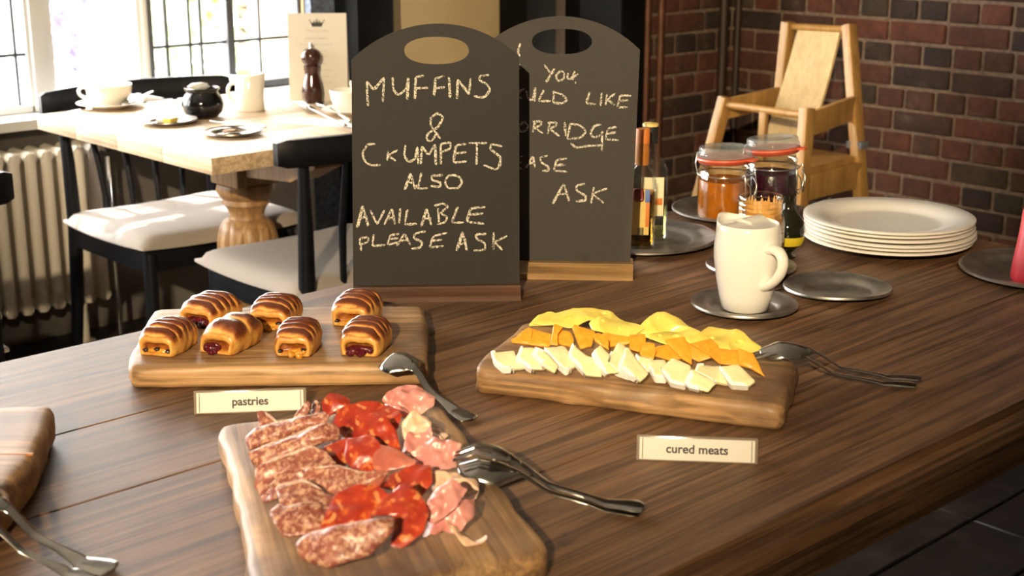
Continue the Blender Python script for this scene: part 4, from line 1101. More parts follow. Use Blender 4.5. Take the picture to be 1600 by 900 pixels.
def clip_jar(label, c, rz, r, h, jam, lid_tilt, lid_up):
    t = thing('clip_top_jar', label, 'jar', c, rz, 'clip-top jam jars')
    out = [(r * .90, 0), (r * .985, .006), (r, .014), (r, h * .70), (r * .985, h * .80), (r * .93, h * .86), (r * .97, h * .885), (r * .97, h * .93), (r * .90, h * .95), (r * .90, h)]
    shell(B(), out, .0028).done('body', M['glass'], t, sharp=50)
    k = r - .0014
    B().lathe([(0, .0035), (k * .9, .0035), (k, .014), (k, h * .68), (k * .97, h * .705), (0, h * .70)], 40).done('jam', M[jam], t, sharp=50)
    m = Matrix.Translation((-r * .95, 0, h)) @ Matrix.Rotation(lid_tilt, 4, 'Y') @ Matrix.Translation((r * .95, 0, lid_up))
    def xf(b):
        for v in b.bm.verts: v.co = m @ v.co
        return b
    xf(B().lathe([(0, -.004), (r * .84, -.004), (r * .86, .003), (r * 1.02, .004), (r * 1.04, .008), (r * 1.02, .012), (r * .99, .0135), (r * .99, .019), (r * .94, .021), (r * .80, .0215), (r * .74, .0185), (0, .018)], 48)).done('lid', M['lid_glass'], t, sharp=50)
    rb = xf(B().lathe([(r * .86, -.007), (r * .98, -.006), (r * 1.08, .0005), (r * 1.06, .003), (r * .88, .0035)], 48, closed=True)); 
    rb.box(m @ V((r * 1.16, 0, .001)), (r * .34, r * .42, .0035), m.to_3x3(), .0012)
    rb.done('rubber_seal', M['rubber'], t, sharp=50)
    # wire bail: ring round the neck, hinge loop, and the open lever at the front
    wb = B(); zr = h * .80
    wb.tube([V((r * 1.03 * math.cos(a), r * 1.03 * math.sin(a), zr)) for a in [2 * math.pi * i / 40 for i in range(40)]], .0011, 8, closed=True)
    for s in (-1, 1):
        y = s * r * .36; x = r * .98
        wb.tube([(x, y, zr), (x + .004, y, zr + .006), (x + .006, y * 1.1, zr), (x + .008, y * 1.15, zr - .02), (x + .006, y * 1.0, zr - .034), (x + .009, y * .7, zr - .042)], .0012, 8)
        wb.tube([(x + .004, y * .9, zr - .004), (x + .012, y * .7, zr - .014), (x + .013, y * .55, zr - .03), (x + .009, y * .7, zr - .042)], .0011, 8)
    wb.tube([(r * .98 + .006, r * .36, zr - .034), (r * .98 + .008, 0, zr - .036), (r * .98 + .006, -r * .36, zr - .034)], .0011, 8)
    wb.tube([(-r * 1.02, r * .3, zr), (-r * 1.10, r * .3, zr + .014), (-r * 1.06, r * .25, h + .012), (-r * 1.06, -r * .25, h + .012), (-r * 1.10, -r * .3, zr + .014), (-r * 1.02, -r * .3, zr)], .0012, 8)
    wb.done('wire_clasp', M['wire'], t, sharp=80)
    return t
zt = Z0 + .0020
cj = at(1129, 343, zt); clip_jar('clip-top jar of orange marmalade on the pewter plate, front left of the two', cj, AZ - R(90) - R(38), .0445, .100, 'marmalade', R(-2), .004)
cj = at(1203, 333, zt); clip_jar('clip-top jar of dark berry jam, behind the peanut butter jar', cj, AZ - R(90) - R(30), .0445, .104, 'berry_jam', R(-5), .005)

# peanut butter jar
c = V((P_rear.x, P_rear.y, zt)) + _R * .0105 + _F * .004
t = thing('peanut_butter_jar', 'open glass peanut butter jar behind the milk jug', 'jar', c, AZ - R(90))
r, h = .037, .112
out = [(r * .88, 0), (r * .97, .004), (r, .012), (r, h * .62), (r * .97, h * .70), (r * .89, h * .77), (r * .87, h * .80), (r * .91, h * .82), (r * .91, h * .84), (r * .87, h * .855), (r * .91, h * .88), (r * .91, h * .90), (r * .87, h * .92), (r * .90, h * .95), (r * .90, h * .985), (r * .86, h)]
shell(B(), out, .0024).done('body', M['glass'], t, sharp=50)
pb = B(); k = r - .0013
def wv(p): return p + V((0, 0, .006 * mnoise.noise(V((p.x * 60, p.y * 60, 1))))) if p.z > h * .5 else p
pb.lathe([(0, .003), (k * .9, .003), (k, .012), (k, h * .60), (k * .96, h * .70), (k * .80, h * .70), (k * .5, h * .62), (0, h * .60)], 40, (0, 0, 0), wv)
pb.done('peanut_butter', M['peanut'], t)
sm = B()
rnd = random.Random(3)
SR = []
for i in range(49):
    a = R(-20 + 220 * i / 48); k2 = r * .87 - .0012; th_ = .0008 + .0022 * abs(mnoise.noise(V((i * .35, 2, 0)))) ; z1_ = h * (.84 + .15 * abs(mnoise.noise(V((i * .5, 7, 1)))) + .02); z0_ = h * .70
    SR.append([V((q * math.cos(a), q * math.sin(a), z)) for q, z in ((k2, z0_), (k2, z1_), (k2 - th_, z1_ - .001), (k2 - th_ * 2, (z0_ + z1_) / 2), (k2 - th_ * 3, z0_))])
sm.loft(SR)
sm.done('smear', M['peanut'], t)
lb = B()
lb.loft([[V(((r + .0004) * math.cos(a), (r + .0004) * math.sin(a), z + zz)) for z in (h * .54, h * .60)] + [V(((r + .0010) * math.cos(a), (r + .0010) * math.sin(a), z + zz)) for z in (h * .60, h * .54)] for a, zz in [(R(-118 + 4 * q), .004 * abs(q - 5) / 5) for q in range(11)]])
lo = lb.done('label_band', M['red_brown_label'], t)
for q in (-1, 0, 1):
    B().blob(((r + .0012) * math.cos(R(-98 + 7 * q)), (r + .0012) * math.sin(R(-98 + 7 * q)), h * .60 + .002 * (q == 0)), .0030, q, .1, 2, (1, .5, 1)).done('peanut_emblem', M['gold_label'], lo)

# dark little bottle with a yellow label behind the jug's handle
c = at(1228, 402); c.z = Z0
t = thing('small_dark_bottle', 'small dark glass bottle with a yellow label, half hidden behind the jug handle', 'bottle', c)
B().lathe([(0, 0), (.014, 0), (.0145, .003), (.008, .008), (.014, .014), (.024, .026), (.0265, .042), (.024, .058), (.014, .070), (.009, .078), (.009, .092), (.0105, .093), (.0105, .097), (0, .097)], 40).done('body', M['dark_glass'], t, sharp=50)
B().loft([[V((rr * math.cos(a), rr * math.sin(a), z)) for rr, z in ((.0225, .022), (.0257, .029), (.0264, .036), (.0274, .036), (.0267, .029), (.0235, .022))] for a in [AZ - R(90) + R(-120 + 9 * q) for q in range(11)]]).done('label', M['oil'], t)

# two spirit bottles
zb2 = Z0 + .0020
c = at(1000, 386, zb2)
t = thing('spirit_bottle', 'beaded glass bottle with a yellow and blue label, half behind the chalkboard', 'bottle', c, AZ - R(90), 'bottles on the pewter dish')
def sq(rx, ry, z, n=40, p=.45): return [V((rx * math.copysign(abs(math.cos(a)) ** p, math.cos(a)), ry * math.copysign(abs(math.sin(a)) ** p, math.sin(a)), z)) for a in [2 * math.pi * j / n for j in range(n)]]
def prism_bottle(b, rx, ry, lv):
    b.loft([sq(rx * k, ry * k2, z, 40, p) for k, k2, z, p in lv]); return b
prism_bottle(B(), .0215, .018, [(.9, .9, 0, .55), (1, 1, .004, .5), (1, 1, .100, .5), (.97, .97, .112, .55), (.75, .8, .124, .8), (.45, .53, .130, 1), (.42, .50, .150, 1), (.42, .50, .178, 1)]).done('body', M['glass'], t, sharp=50)
prism_bottle(B(), .0198, .0163, [(.9, .9, .005, .55), (1, 1, .009, .5), (1, 1, .090, .5)]).done('spirit', M['spirit'], t, sharp=50)
B().box((-.004, -.0188, .060), (.030, .0012, .072), None, .0004).done('label', M['gold_label'], t)
B().box((.0085, -.0196, .066), (.006, .0010, .058), None, .0003).done('label_stripe', M['orange_label'], t)
B().box((.0078, -.0199, .086), (.0075, .0010, .020), None, .0003).done('label_patch', M['blue_label'], t)
B().box((-.006, -.0198, .088), (.016, .0012, .020), None, .005).done('label_crest', M['red_brown_label'], t)
bc = B()
for k, x in enumerate((-.0055, -.0035, -.0022, -.0005, .0012, .0022)): bc.box((x, -.0198, .030), (.0009 + .0004 * (k % 2), .0006, .012))
bc.done('barcode', M['ink'], t)
be = B()
for i in range(15):
    for x in (.0205, .0180): be.blob((x, -.0165 if x < .02 else -.010, .026 + .0058 * i), .0027, i, 0, 2)
be.done('beading', M['glass'], t)
B().lathe([(0, .132), (.0108, .132), (.0112, .150), (.0106, .166), (0, .166)], 28).done('neck_label', M['cola'], t, sharp=50)
B().lathe([(0, .166), (.0112, .166), (.0112, .186), (.0104, .188), (0, .188)], 28).done('cap', M['orange_label'], t, sharp=50)
c = at(1013, 376, zb2) + _F * .012
t = thing('spirit_bottle', 'clear flask-shaped spirit bottle with cream label and black cap, behind the beaded one', 'bottle', c, AZ - R(90), 'bottles on the pewter dish'); t.scale = (1, 1, .93)
prism_bottle(B(), .0300, .017, [(.92, .9, 0, .6), (1, 1, .004, .55), (1, 1, .110, .55), (.97, .97, .124, .6), (.80, .85, .136, .75), (.45, .6, .146, .95), (.36, .56, .152, 1), (.34, .56, .182, 1)]).done('body', M['glass'], t, sharp=50)
prism_bottle(B(), .0284, .0154, [(.92, .9, .006, .6), (1, 1, .010, .55), (1, 1, .070, .55)]).done('spirit', M['spirit_pale'], t, sharp=50)
B().box((.004, -.0176, .076), (.036, .0012, .072), None, .0004).done('label', M['cream_label'], t)
B().box((.004, -.0184, .037), (.036, .0008, .016), None, .0003).done('label_band', M['black_plastic'], t)
B().box((.006, -.0184, .070), (.028, .0008, .012), None, .0003).done('label_picture', M['orange_label'], t)
B().lathe([(0, .168), (.0125, .168), (.0125, .197), (0, .197)], 28).done('cap', M['black_plastic'], t, sharp=50)
B().lathe([(0, .1968), (.0127, .1968), (.0127, .2005), (.011, .202), (0, .202)], 28).done('cap_rim', M['gold_label'], t, sharp=50)

# red bottle at the right edge
c = at(1617, 440, zt)
t = thing('red_sauce_bottle', 'frosted red bottle standing on the dark plate at the right edge', 'bottle', c)
B().lathe([(0, 0), (.031, 0), (.034, .003), (.0345, .012), (.032, .035), (.0285, .065), (.0265, .090), (.0255, .105), (0, .105)], 40).done('body', M['red_sauce'], t, sharp=50)
B().lathe([(0, .105), (.0235, .105), (.0235, .118), (.021, .120), (.009, .128), (.005, .150), (0, .150)], 32).done('cap', M['red_sauce'], t, sharp=50)

# thin orange strip level with the top of the bread board
pa, pb_ = at(-60, 708, BT['l']), at(52, 709, BT['l'])
bl = [o for o in COL.objects if o.name.startswith('serving_board') and 'bread' in o.get('label', '')][0]
s = B().bar(pa + V((0, 0, -.0006)), pb_ + V((0, 0, -.0006)), .0035, .002, bev=.0005)
mm = Matrix.Rotation(-bl.rotation_euler.z, 4, 'Z') @ Matrix.Translation(-bl.location)
for v in s.bm.verts: v.co = mm @ v.co
s.done('orange_strip', M['cola'], bl)['label'] = 'thin orange strip across the board top'
# ------------------------------------------------------------------ far dining table
FX0, FX1, FY0, FY1 = 1.535, 2.68, 2.575, 3.405
ft = thing('dining_table', 'pale wooden pedestal dining table by the window, laid for breakfast', 'table', ((FX0 + FX1) / 2, (FY0 + FY1) / 2, 0))
o3 = V(ft.location)
b = B()
for i in range(4):
    w = (FY1 - FY0) / 4
    b.box((0, FY0 + w * (i + .5) - o3.y, TT - .0185), (FX1 - FX0, w - .0012, .037), None, .002)
b.done('tabletop', M['oak_pale'], ft)
px_, py_ = 1.875 - o3.x, 2.99 - o3.y
for s in (0, 1):
    x = px_ if s == 0 else -px_
    B().loft([[V((x + dx, yy - .0, zz)) for yy, zz in ((-.36, .705), (-.36, .68), (-.26, .635), (-.08, .62), (.08, .62), (.26, .635), (.36, .68), (.36, .705))] for dx in (-.04, .04)]).done('bracket', M['oak_turned'], ft, sharp=50)
    pd = B(); pd.box((x, py_, .64), (.125, .125, .10), None, .006)
    pd.lathe([(.052, .595), (.070, .59), (.074, .575), (.066, .56), (.058, .552), (.060, .540), (.050, .530), (.044, .515), (.045, .500), (.052, .492)], 48, (x, py_, 0))
    pd.done('capital', M['oak_turned'], ft, sharp=45)
    def flute(p, x=x):
        return p
    prof = [(.046, .502), (.060, .494), (.070, .478), (.077, .45), (.079, .415), (.076, .37), (.068, .32), (.056, .26), (.046, .21), (.044, .19)]
    rings = []
    for r_, z_ in prof:
        amp = .10 * min(1, max(0, (.495 - z_) / .03)) * min(1, max(0, (z_ - .20) / .05))
        rings.append([V((x + r_ * (1 - amp * (1 - abs(math.sin(5.5 * a)) ** .6)) * math.cos(a), py_ + r_ * (1 - amp * (1 - abs(math.sin(5.5 * a)) ** .6)) * math.sin(a), z_)) for a in [2 * math.pi * j / 132 for j in range(132)]])
    B().loft(rings).done('pedestal', M['oak_turned'], ft, sharp=60)
    fb = B(); fb.lathe([(.044, .19), (.065, .18), (.07, .165), (.055, .15), (.055, .09)], 32, (x, py_, 0)); fb.box((x, py_, .055), (.11, .66, .07), None, .012); fb.box((x, py_ - .29, .012), (.10, .10, .024), None, .004); fb.box((x, py_ + .29, .012), (.10, .10, .024), None, .004)
    fb.done('foot', M['oak_turned'], ft)
B().box((0, 0, .675), (abs(px_) * 2 - .08, .05, .075), None, .004).done('stretcher', M['oak_turned'], ft)

# ------------------------------------------------------------------ stick-back chairs
def chair(label, loc, rz):
    """local +y is the way the sitter faces; the back is at -y"""
    t = thing('stick_back_chair', label, 'chair', loc, rz, 'stick-back dining chairs')
    W, D = .49, .43
    NX, NY = 22, 18; c = B(); bm = c.bm; top, bot = [], []
    def pt(i, j, up):
        u, v = -1 + 2 * i / NX, -1 + 2 * j / NY
        x = u * (W / 2 + .012 * (1 - v * v)) ; y = v * D / 2 + .012 * (1 - u * u) * (1 if v > 0 else -1) * abs(v)
        e = (1 - abs(u) ** 8) ** .5 * (1 - abs(v) ** 8) ** .5
        saddle = .012 * u * u + .006 * v * v - .004 + .010 * max(0, -v) * (1 - u * u) * 0
        return V((x, y, .432 + saddle * (1 if up else .6) + (.034 * e if up else -.002)))
    T = [[bm.verts.new(pt(i, j, True)) for j in range(NY + 1)] for i in range(NX + 1)]
    U = [[bm.verts.new(pt(i, j, False)) for j in range(NY + 1)] for i in range(NX + 1)]
    for i in range(NX):
        for j in range(NY):
            bm.faces.new((T[i][j], T[i + 1][j], T[i + 1][j + 1], T[i][j + 1])); bm.faces.new((U[i][j], U[i][j + 1], U[i + 1][j + 1], U[i + 1][j]))
    per = [(i, 0) for i in range(NX)] + [(NX, j) for j in range(NY)] + [(i, NY) for i in range(NX, 0, -1)] + [(0, j) for j in range(NY, 0, -1)]
    for k in range(len(per)):
        a, b2 = per[k], per[(k + 1) % len(per)]
        bm.faces.new((T[a[0]][a[1]], U[a[0]][a[1]], U[b2[0]][b2[1]], T[b2[0]][b2[1]]))
    c.done('seat', M['fabric'], t, sharp=70)['label'] = 'grey wool seat'
    f = B()
    for y in (-.195, .180): f.box((0, y, .402), (.44, .022, .062), None, .003)
    for x in (-.215, .215): f.box((x, -.005, .402), (.022, .39, .062), None, .003)
    f.done('seat_frame', M['black_wood'], t)
    for s in (-1, 1):
        B().tube([(s * .222, .195, 0), (s * .214, .185, .2), (s * .208, .178, .42)], [.013, .017, .019], 14).done('leg', M['black_wood'], t)
        B().tube([(s * .225, -.250, 0), (s * .221, -.222, .22), (s * .216, -.208, .42), (s * .217, -.214, .60), (s * .222, -.222, .735)], [.013, .018, .020, .017, .012], 14).done('leg', M['black_wood'], t)
    for x in (-.125, -.042, .042, .125):
        B().tube([(x * .92, -.205, .43), (x * 1.0, -.222, .58), (x * 1.12, -.258 - .014 * (1 - abs(x) / .2), .735)], [.0075, .0095, .0070], 10).done('spindle', M['black_wood'], t)
    r = B(); rings = []
    for i in range(31):
        u = -1 + 2 * i / 30; x = u * .283; y = -.275 + .065 * u * u; k = 1 if abs(u) < .98 else .8
        hh = .030 * k; tt = .011 * k
        rings.append([V((x, y + dy * tt, .758 + dz * hh + .004 * (1 - u * u))) for dy, dz in ((-1, -.9), (-.8, -1), (.8, -1), (1, -.9), (1, .9), (.8, 1), (-.8, 1), (-1, .9))])
    r.loft(rings).done('top_rail', M['black_wood'], t, sharp=40)
    return t
ch0 = chair('black stick-back chair between the dining table and the radiator, seat lit white', (1.875, 3.295, 0), R(180))
ch1 = dup(ch0, (1.915, 2.690, 0), R(0), 'black stick-back chair with its back to the buffet, left of the muffin chalkboard')
ch2 = dup(ch0, (.805, 2.76, 0), R(0), 'black chair at the left picture edge, only its top rail end showing')

# ------------------------------------------------------------------ radiator
rx = 1.845
rt = thing('column_radiator', 'cream column radiator below the window', 'radiator', (1.2, 3.79, 0))
sp = .0475; n = 22
for i in range(n):
    x = rx - sp * i - 1.2
    s = B()
    for y in (-.05, 0, .05):
        s.tube([(x, y, .135), (x, y, .16), (x, y, .57), (x, y, .592)], [.0125, .0155, .0155, .0125], 14)
    for z in (.150, .578): s.tube([(x, -.058, z), (x, .058, z)], [.017, .017], 12)
    s.done('column', M['radiator'], rt, sharp=60)
hd = B()
for z in (.155, .573): hd.tube([(rx - 1.2 + .02, 0, z), (rx - sp * (n - 1) - 1.2 - .02, 0, z)], .019, 14)
hd.done('header_pipe', M['radiator'], rt)
for i in (1, n - 2):
    B().lathe([(.03, 0), (.03, .006), (.014, .012), (.012, .10), (.016, .135)], 16, (rx - sp * i - 1.2, 0, 0)).done('foot', M['radiator'], rt)
vt = thing('radiator_valve', 'chrome thermostatic valve at the right end of the radiator', 'valve', (rx + .055, 3.77, 0))
B().tube([(0, 0, .0), (0, 0, .55)], .0075, 12).done('pipe', M['chrome'], vt)
B().blob((0, -.005, .585), .026, 0, 0, 3, (1, 1, .95)).done('knob', M['chrome'], vt)
B().tube([(0, 0, .573), (-.036, .012, .573)], .009, 12).done('union', M['chrome'], vt)

# ------------------------------------------------------------------ high chair
hc = thing('high_chair', 'pale wooden high chair standing before the brick wall', 'high chair', (3.38, 2.42, 0))
h3 = V((3.38, 2.42, 0))
def pst(name, a, b_, w, h): return B().bar(V(a) - h3, V(b_) - h3, w, h, (1, 0, 0), .006).done(name, M['beech'], hc)
yL, yR = 2.59, 2.305
def Lp(p0, p1, z): k = (z - p0[2]) / (p1[2] - p0[2]); return tuple(p0[i] + (p1[i] - p0[i]) * k for i in range(3))
FLt, FLb = (3.275, 2.592, .712), (3.16, 2.70, 0)
FRt, FRb = (3.270, 2.300, .712), (3.16, 2.235, 0)
RLt, RLb = (3.540, 2.575, .915), (3.52, 2.62, 0)
RRt, RRb = (3.590, 2.395, .915), (3.46, 2.16, 0)
for a, b_ in ((FLt, FLb), (FRt, FRb), (RLt, RLb), (RRt, RRb)):
    pst('post', a, b_, .030, .042)
def rail(name, a, b_, w, h, mat='beech'): return B().bar(V(a) - h3, V(b_) - h3, w, h, (0, 0, 1), .004).done(name, M[mat], hc)
def off(p, dx=0, dy=0, dz=0): return (p[0] + dx, p[1] + dy, p[2] + dz)
rail('arm_board', off(Lp(FLt, FLb, .675), .01), off(Lp(RLt, RLb, .690), -.01), .018, .060)
rail('arm_board', off(Lp(FRt, FRb, .665), .01), off(Lp(RRt, RRb, .680), -.01), .018, .070)
B().tube([V(Lp(FLt, FLb, .69)) - h3, V(Lp(FRt, FRb, .69)) - h3], .011, 14).done('front_bar', M['beech'], hc)
B().tube([V(Lp(RLt, RLb, .900)) - h3, V(Lp(RRt, RRb, .900)) - h3], .011, 14).done('top_bar', M['beech'], hc)
# crotch post in the middle of the front bar
mf = (V(Lp(FLt, FLb, .69)) + V(Lp(FRt, FRb, .69))) / 2 - h3
B().bar(mf, mf + V((-.005, .0, -.155)), .024, .016, (1, 0, 0), .003).done('crotch_post', M['beech'], hc)
# seat with side boards
zs = .535
S4 = [V(Lp(p, q, zs)) - h3 for p, q in ((FLt, FLb), (FRt, FRb), (RRt, RRb), (RLt, RLb))]
B().loft([[p + V((0, 0, dz)) for p in S4] for dz in (-.009, .009)]).done('seat', M['beech'], hc)
for (p, q), (p2, q2) in (((FLt, FLb), (RLt, RLb)), ((FRt, FRb), (RRt, RRb))):
    rail('seat_side', Lp(p, q, zs - .045), Lp(p2, q2, zs - .045), .018, .075)
rail('seat_side', Lp(FLt, FLb, zs - .045), Lp(FRt, FRb, zs - .045), .018, .075)
rail('foot_rail', Lp(FLt, FLb, .22), Lp(FRt, FRb, .22), .05, .02)
rail('stretcher', Lp(RLt, RLb, .18), Lp(RRt, RRb, .18), .02, .03)
# plywood back panel, raked from the top bar down to the back of the seat
bt0, bt1 = V(Lp(RLt, RLb, .895)) - h3, V(Lp(RRt, RRb, .895)) - h3
ctp = bt0.lerp(bt1, .52); uu = (bt1 - bt0).normalized()
lo_ = V((3.40, 2.475, .535)) - h3
rings = []
for k in range(13):
    s = k / 12; q = ctp.lerp(lo_, s); q += V((.012, 0, 0)) * math.sin(math.pi * s); w = .066 + .006 * s
    nrm = V((-1, 0, 0)) * .005
    rings.append([q - uu * w + nrm, q + uu * w + nrm, q + uu * w - nrm, q - uu * w - nrm])
B().loft(rings).done('back_panel', M['ply'], hc)
M['strap'] = plain('grey_webbing', (.16, .165, .18), .8)
for p, q in ((RLt, RLb), (RRt, RRb)):
    B().box(V(Lp(p, q, .592 if p is RLt else .575)) - h3, (.040, .052, .022), None, .004).done('strap', M['strap'], hc)
st = B(); st.bar(V((3.44, 2.33, .50)) - h3, V((3.40, 2.31, .36)) - h3, .022, .003, (1, 0, 0), .0005); st.box(V((3.415, 2.318, .42)) - h3, (.030, .034, .016), None, .003)
st.done('buckle', M['strap'], hc)

# wooden chair whose back corner shows at the lower right edge
wc = thing('wooden_chair', 'brown wooden chair at the lower right edge, only a post showing', 'chair', (1.66, .44, 0), R(180))
for s in (-1, 1):
    B().bar((s * .19, -.17, 0), (s * .19, -.20, .80), .040, .034, (0, 1, 0), .006).done('leg', M['brown_chair'], wc)
    B().bar((s * .19, .18, 0), (s * .19, .17, .44), .036, .036, (0, 1, 0), .006).done('leg', M['brown_chair'], wc)
B().box((0, 0, .45), (.44, .42, .024), None, .008).done('seat', M['brown_chair'], wc)
for z, hh in ((.73, .09), (.58, .05)): B().box((0, -.193 + (.0 if z > .7 else .006), z), (.36, .018, hh), None, .004).done('back_slat', M['brown_chair'], wc)
B().box((0, 0, .22), (.36, .02, .03), None, .003).done('stretcher', M['brown_chair'], wc)

# ------------------------------------------------------------------ things on the far table
ZT = TT + .0003
def obj_l(name, label, cat, prof, px, py, mat, n=40, group=None):
    p = at(px, py, ZT); o = B().lathe(prof, n).done(name, M[mat], loc=p, sharp=50); return tag(o, label, cat, group)
def cup(label, px, py, rz, s=1.0):
    p = at(px, py, ZT)
    sc = B().lathe([(0, 0), (.040 * s, 0), (.045 * s, .004), (.074 * s, .013), (.076 * s, .015), (.073 * s, .016), (.045 * s, .008), (0, .005)], 56).done('saucer', M['china'], loc=p, sharp=60)
    tag(sc, 'white saucer under ' + label, 'saucer', 'saucers on the dining table')
    t = thing('coffee_cup', label, 'cup', p + V((0, 0, .0056)), rz, 'white coffee cups')
    B().lathe([(0, 0), (.026 * s, 0), (.027 * s, .003), (.040 * s, .012), (.050 * s, .030), (.0535 * s, .055), (.0525 * s, .0555), (.0485 * s, .030), (.038 * s, .014), (0, .006)], 56).done('body', M['china'], t, sharp=60)
    P = [(.046, .046), (.058, .050), (.067, .044), (.068, .032), (.058, .022), (.044, .020)]
    pts = [V((x * s, 0, z)) for x, z in P]
    for _ in range(2):
        q = [pts[0]]
        for i in range(len(pts) - 1): q += [pts[i].lerp(pts[i + 1], .3), pts[i].lerp(pts[i + 1], .7)]
        pts = q + [pts[-1]]
    B().tube(pts, .0045, 10).done('handle', M['china'], t)
    return p
p = cup('white coffee cup and saucer at the window end of the dining table', 172, 168, AZ + R(100), 1.12)
cup('white coffee cup half hidden by the muffin chalkboard', 549, 178, AZ - R(90), 1.0)
def flatware(kind, label, a, e, z, group='cutlery on the dining table', k=1.0):
    a, e = V(a), V(e); a.z = e.z = 0; L = (e - a).length; rz = math.atan2((e - a).y, (e - a).x)
    t = thing({'fork': 'table_fork', 'spoon': 'teaspoon', 'knife': 'butter_knife'}[kind], label, kind, ((a + e) / 2).to_3d() + V((0, 0, z)), rz, group)
    hb = B()
    if kind == 'spoon':
        hb.blob((-L * .36, 0, .005), 1, 0, 0, 3, (L * .15, .016 * k, .0045)); hb.done('bowl', M['steel'], t)
    elif kind == 'fork':
        hb.box((-L * .24, 0, .004), (L * .12, .022 * k, .002), None, .0008)
        for q in range(4): hb.tube([(-L * .30, (-.0085 + .0057 * q) * k, .004), (-L * .42, (-.0085 + .0057 * q) * k, .008), (-L * .5, (-.0085 + .0057 * q) * k, .006)], [.0016, .0014, .0008], 6)
        hb.done('tines', M['steel'], t)
    else:
        hb.box((-L * .25, 0, .003), (L * .5, .016 * k, .0016), None, .0006); hb.done('blade', M['steel'], t)
    B().tube([(-L * .22, 0, .0045), (0, 0, .005), (L * .35, 0, .005), (L * .5, 0, .005)], [.0030, .0032, .0065, .0055], 10, .5).done('handle', M['steel'], t)
    return t
flatware('spoon', 'teaspoon resting on the saucer beside the cup at the window end', at(196, 172, ZT), at(238, 153, ZT), ZT + .012)
# napkin heaps
def napkin(label, cx, cy, w, d, rz, h=.02, seed=1):
    p = at(cx, cy, ZT); b = B(); N = 20
    T = [[V(((i / N - .5) * w, (j / N - .5) * d, .002 + h * (.5 + .5 * mnoise.noise(V((i * .22, j * .22, seed)))) * math.sin(math.pi * i / N) ** .5 * math.sin(math.pi * j / N) ** .5)) for j in range(N + 1)] for i in range(N + 1)]
    vt_ = [[b.bm.verts.new(q) for q in r] for r in T]; vb = [[b.bm.verts.new((q.x, q.y, 0)) for q in r] for r in T]
    for i in range(N):
        for j in range(N):
            b.bm.faces.new((vt_[i][j], vt_[i + 1][j], vt_[i + 1][j + 1], vt_[i][j + 1])); b.bm.faces.new((vb[i][j], vb[i][j + 1], vb[i + 1][j + 1], vb[i + 1][j]))
    per = [(i, 0) for i in range(N)] + [(N, j) for j in range(N)] + [(i, N) for i in range(N, 0, -1)] + [(0, j) for j in range(N, 0, -1)]
    for k in range(len(per)):
        a, c = per[k], per[(k + 1) % len(per)]; b.bm.faces.new((vt_[a[0]][a[1]], vb[a[0]][a[1]], vb[c[0]][c[1]], vt_[c[0]][c[1]]))
    o = b.done('napkin', M['linen'], loc=p, rz=rz, sharp=60); return tag(o, label, 'napkin', 'napkins on the dining table')
napkin('white paper napkin by the right edge of the dining table under the fork', 506, 192, .20, .09, AZ - R(90) - R(20), .006, 2)
flatware('fork', 'table fork lying on the white napkin beside the pepper mill', at(464, 166, ZT), at(540, 204, ZT), ZT + .0072, k=1.25)
flatware('spoon', 'dark-bowled teaspoon lying on the white napkin in front of the second cup', at(500, 165, ZT), at(548, 197, ZT), ZT + .0072, k=1.3)
napkin('crumpled white napkin beyond the cup at the window end of the table', 213, 157, .12, .09, .4, .022, 5)
# butter dish
p = at(265, 193, ZT)
d1 = dish('small pewter dish with a pat of butter, in front of the black pot', p, .067, 'pewter dishes on the dining table', 7, well=.66)
tag(B().box((0, 0, .006), (.030, .024, .012), Matrix.Rotation(.4, 3, 'Z'), .002).done('butter_pat', plain('butter', (.82, .62, .10), .4), loc=p + V((.004, .002, .0022))), 'yellow pat of butter on the small pewter dish', 'butter')
tag(B().box((0, 0, .004), (.034, .026, .008), Matrix.Rotation(.9, 3, 'Z'), .002).done('butter_wrapper', M['linen'], loc=p - _R * .020 + _F * .016 + V((0, 0, .0022))), 'white butter wrapper behind the butter pat on the dish', 'wrapper')
p = at(364, 211, ZT)
dish('small pewter plate with a knife across it at the corner of the dining table', p, .066, 'pewter dishes on the dining table', 8, well=.66)
kn = flatware('knife', 'butter knife lying across the small pewter plate', at(332, 199, ZT), at(415, 211, ZT), ZT + .0135, k=1.0)
tag(B().blob((0, 0, .005), .018, 3, .5, 3, (1.2, .8, .22)).done('toast_scrap', plain('toast_crumb', (.30, .19, .09), .8, nz=.3), loc=p + _F * .012 - _R * .006 + V((0, 0, .0022))), 'brown scrap of toast on the small pewter plate', 'toast')
# black sugar pot
p = at(318, 183, ZT)
pot = thing('sugar_pot', 'round black glazed pot in the middle of the dining table', 'pot', p)
B().lathe([(0, 0), (.033, 0), (.036, .002), (.048, .014), (.0525, .032), (.048, .050), (.040, .060), (.0385, .064), (.043, .070), (.0435, .0735), (.041, .0745), (.0365, .068), (.036, .062), (.044, .048), (.047, .032), (.040, .012), (0, .006)], 56).done('body', M['black_glaze'], pot, sharp=60)
tag(B().blob((0, 0, 0), 1, 2, .35, 3, (.030, .013, .009)).done('sugar_sachets', M['linen'], loc=p + V((-.006, .010, .0745)) + _F * .012), 'white paper sachets standing in the mouth of the black pot', 'sachets')
p2 = at(352, 128, ZT)
dish('white side plate behind the black pot with a knife on it', p2, .070, None, 3, 'china', 'side_plate', well=.66)
flatware('knife', 'table knife resting on the white side plate behind the black pot', at(342, 124, ZT) , at(372, 139, ZT), ZT + .0135, k=1.2)
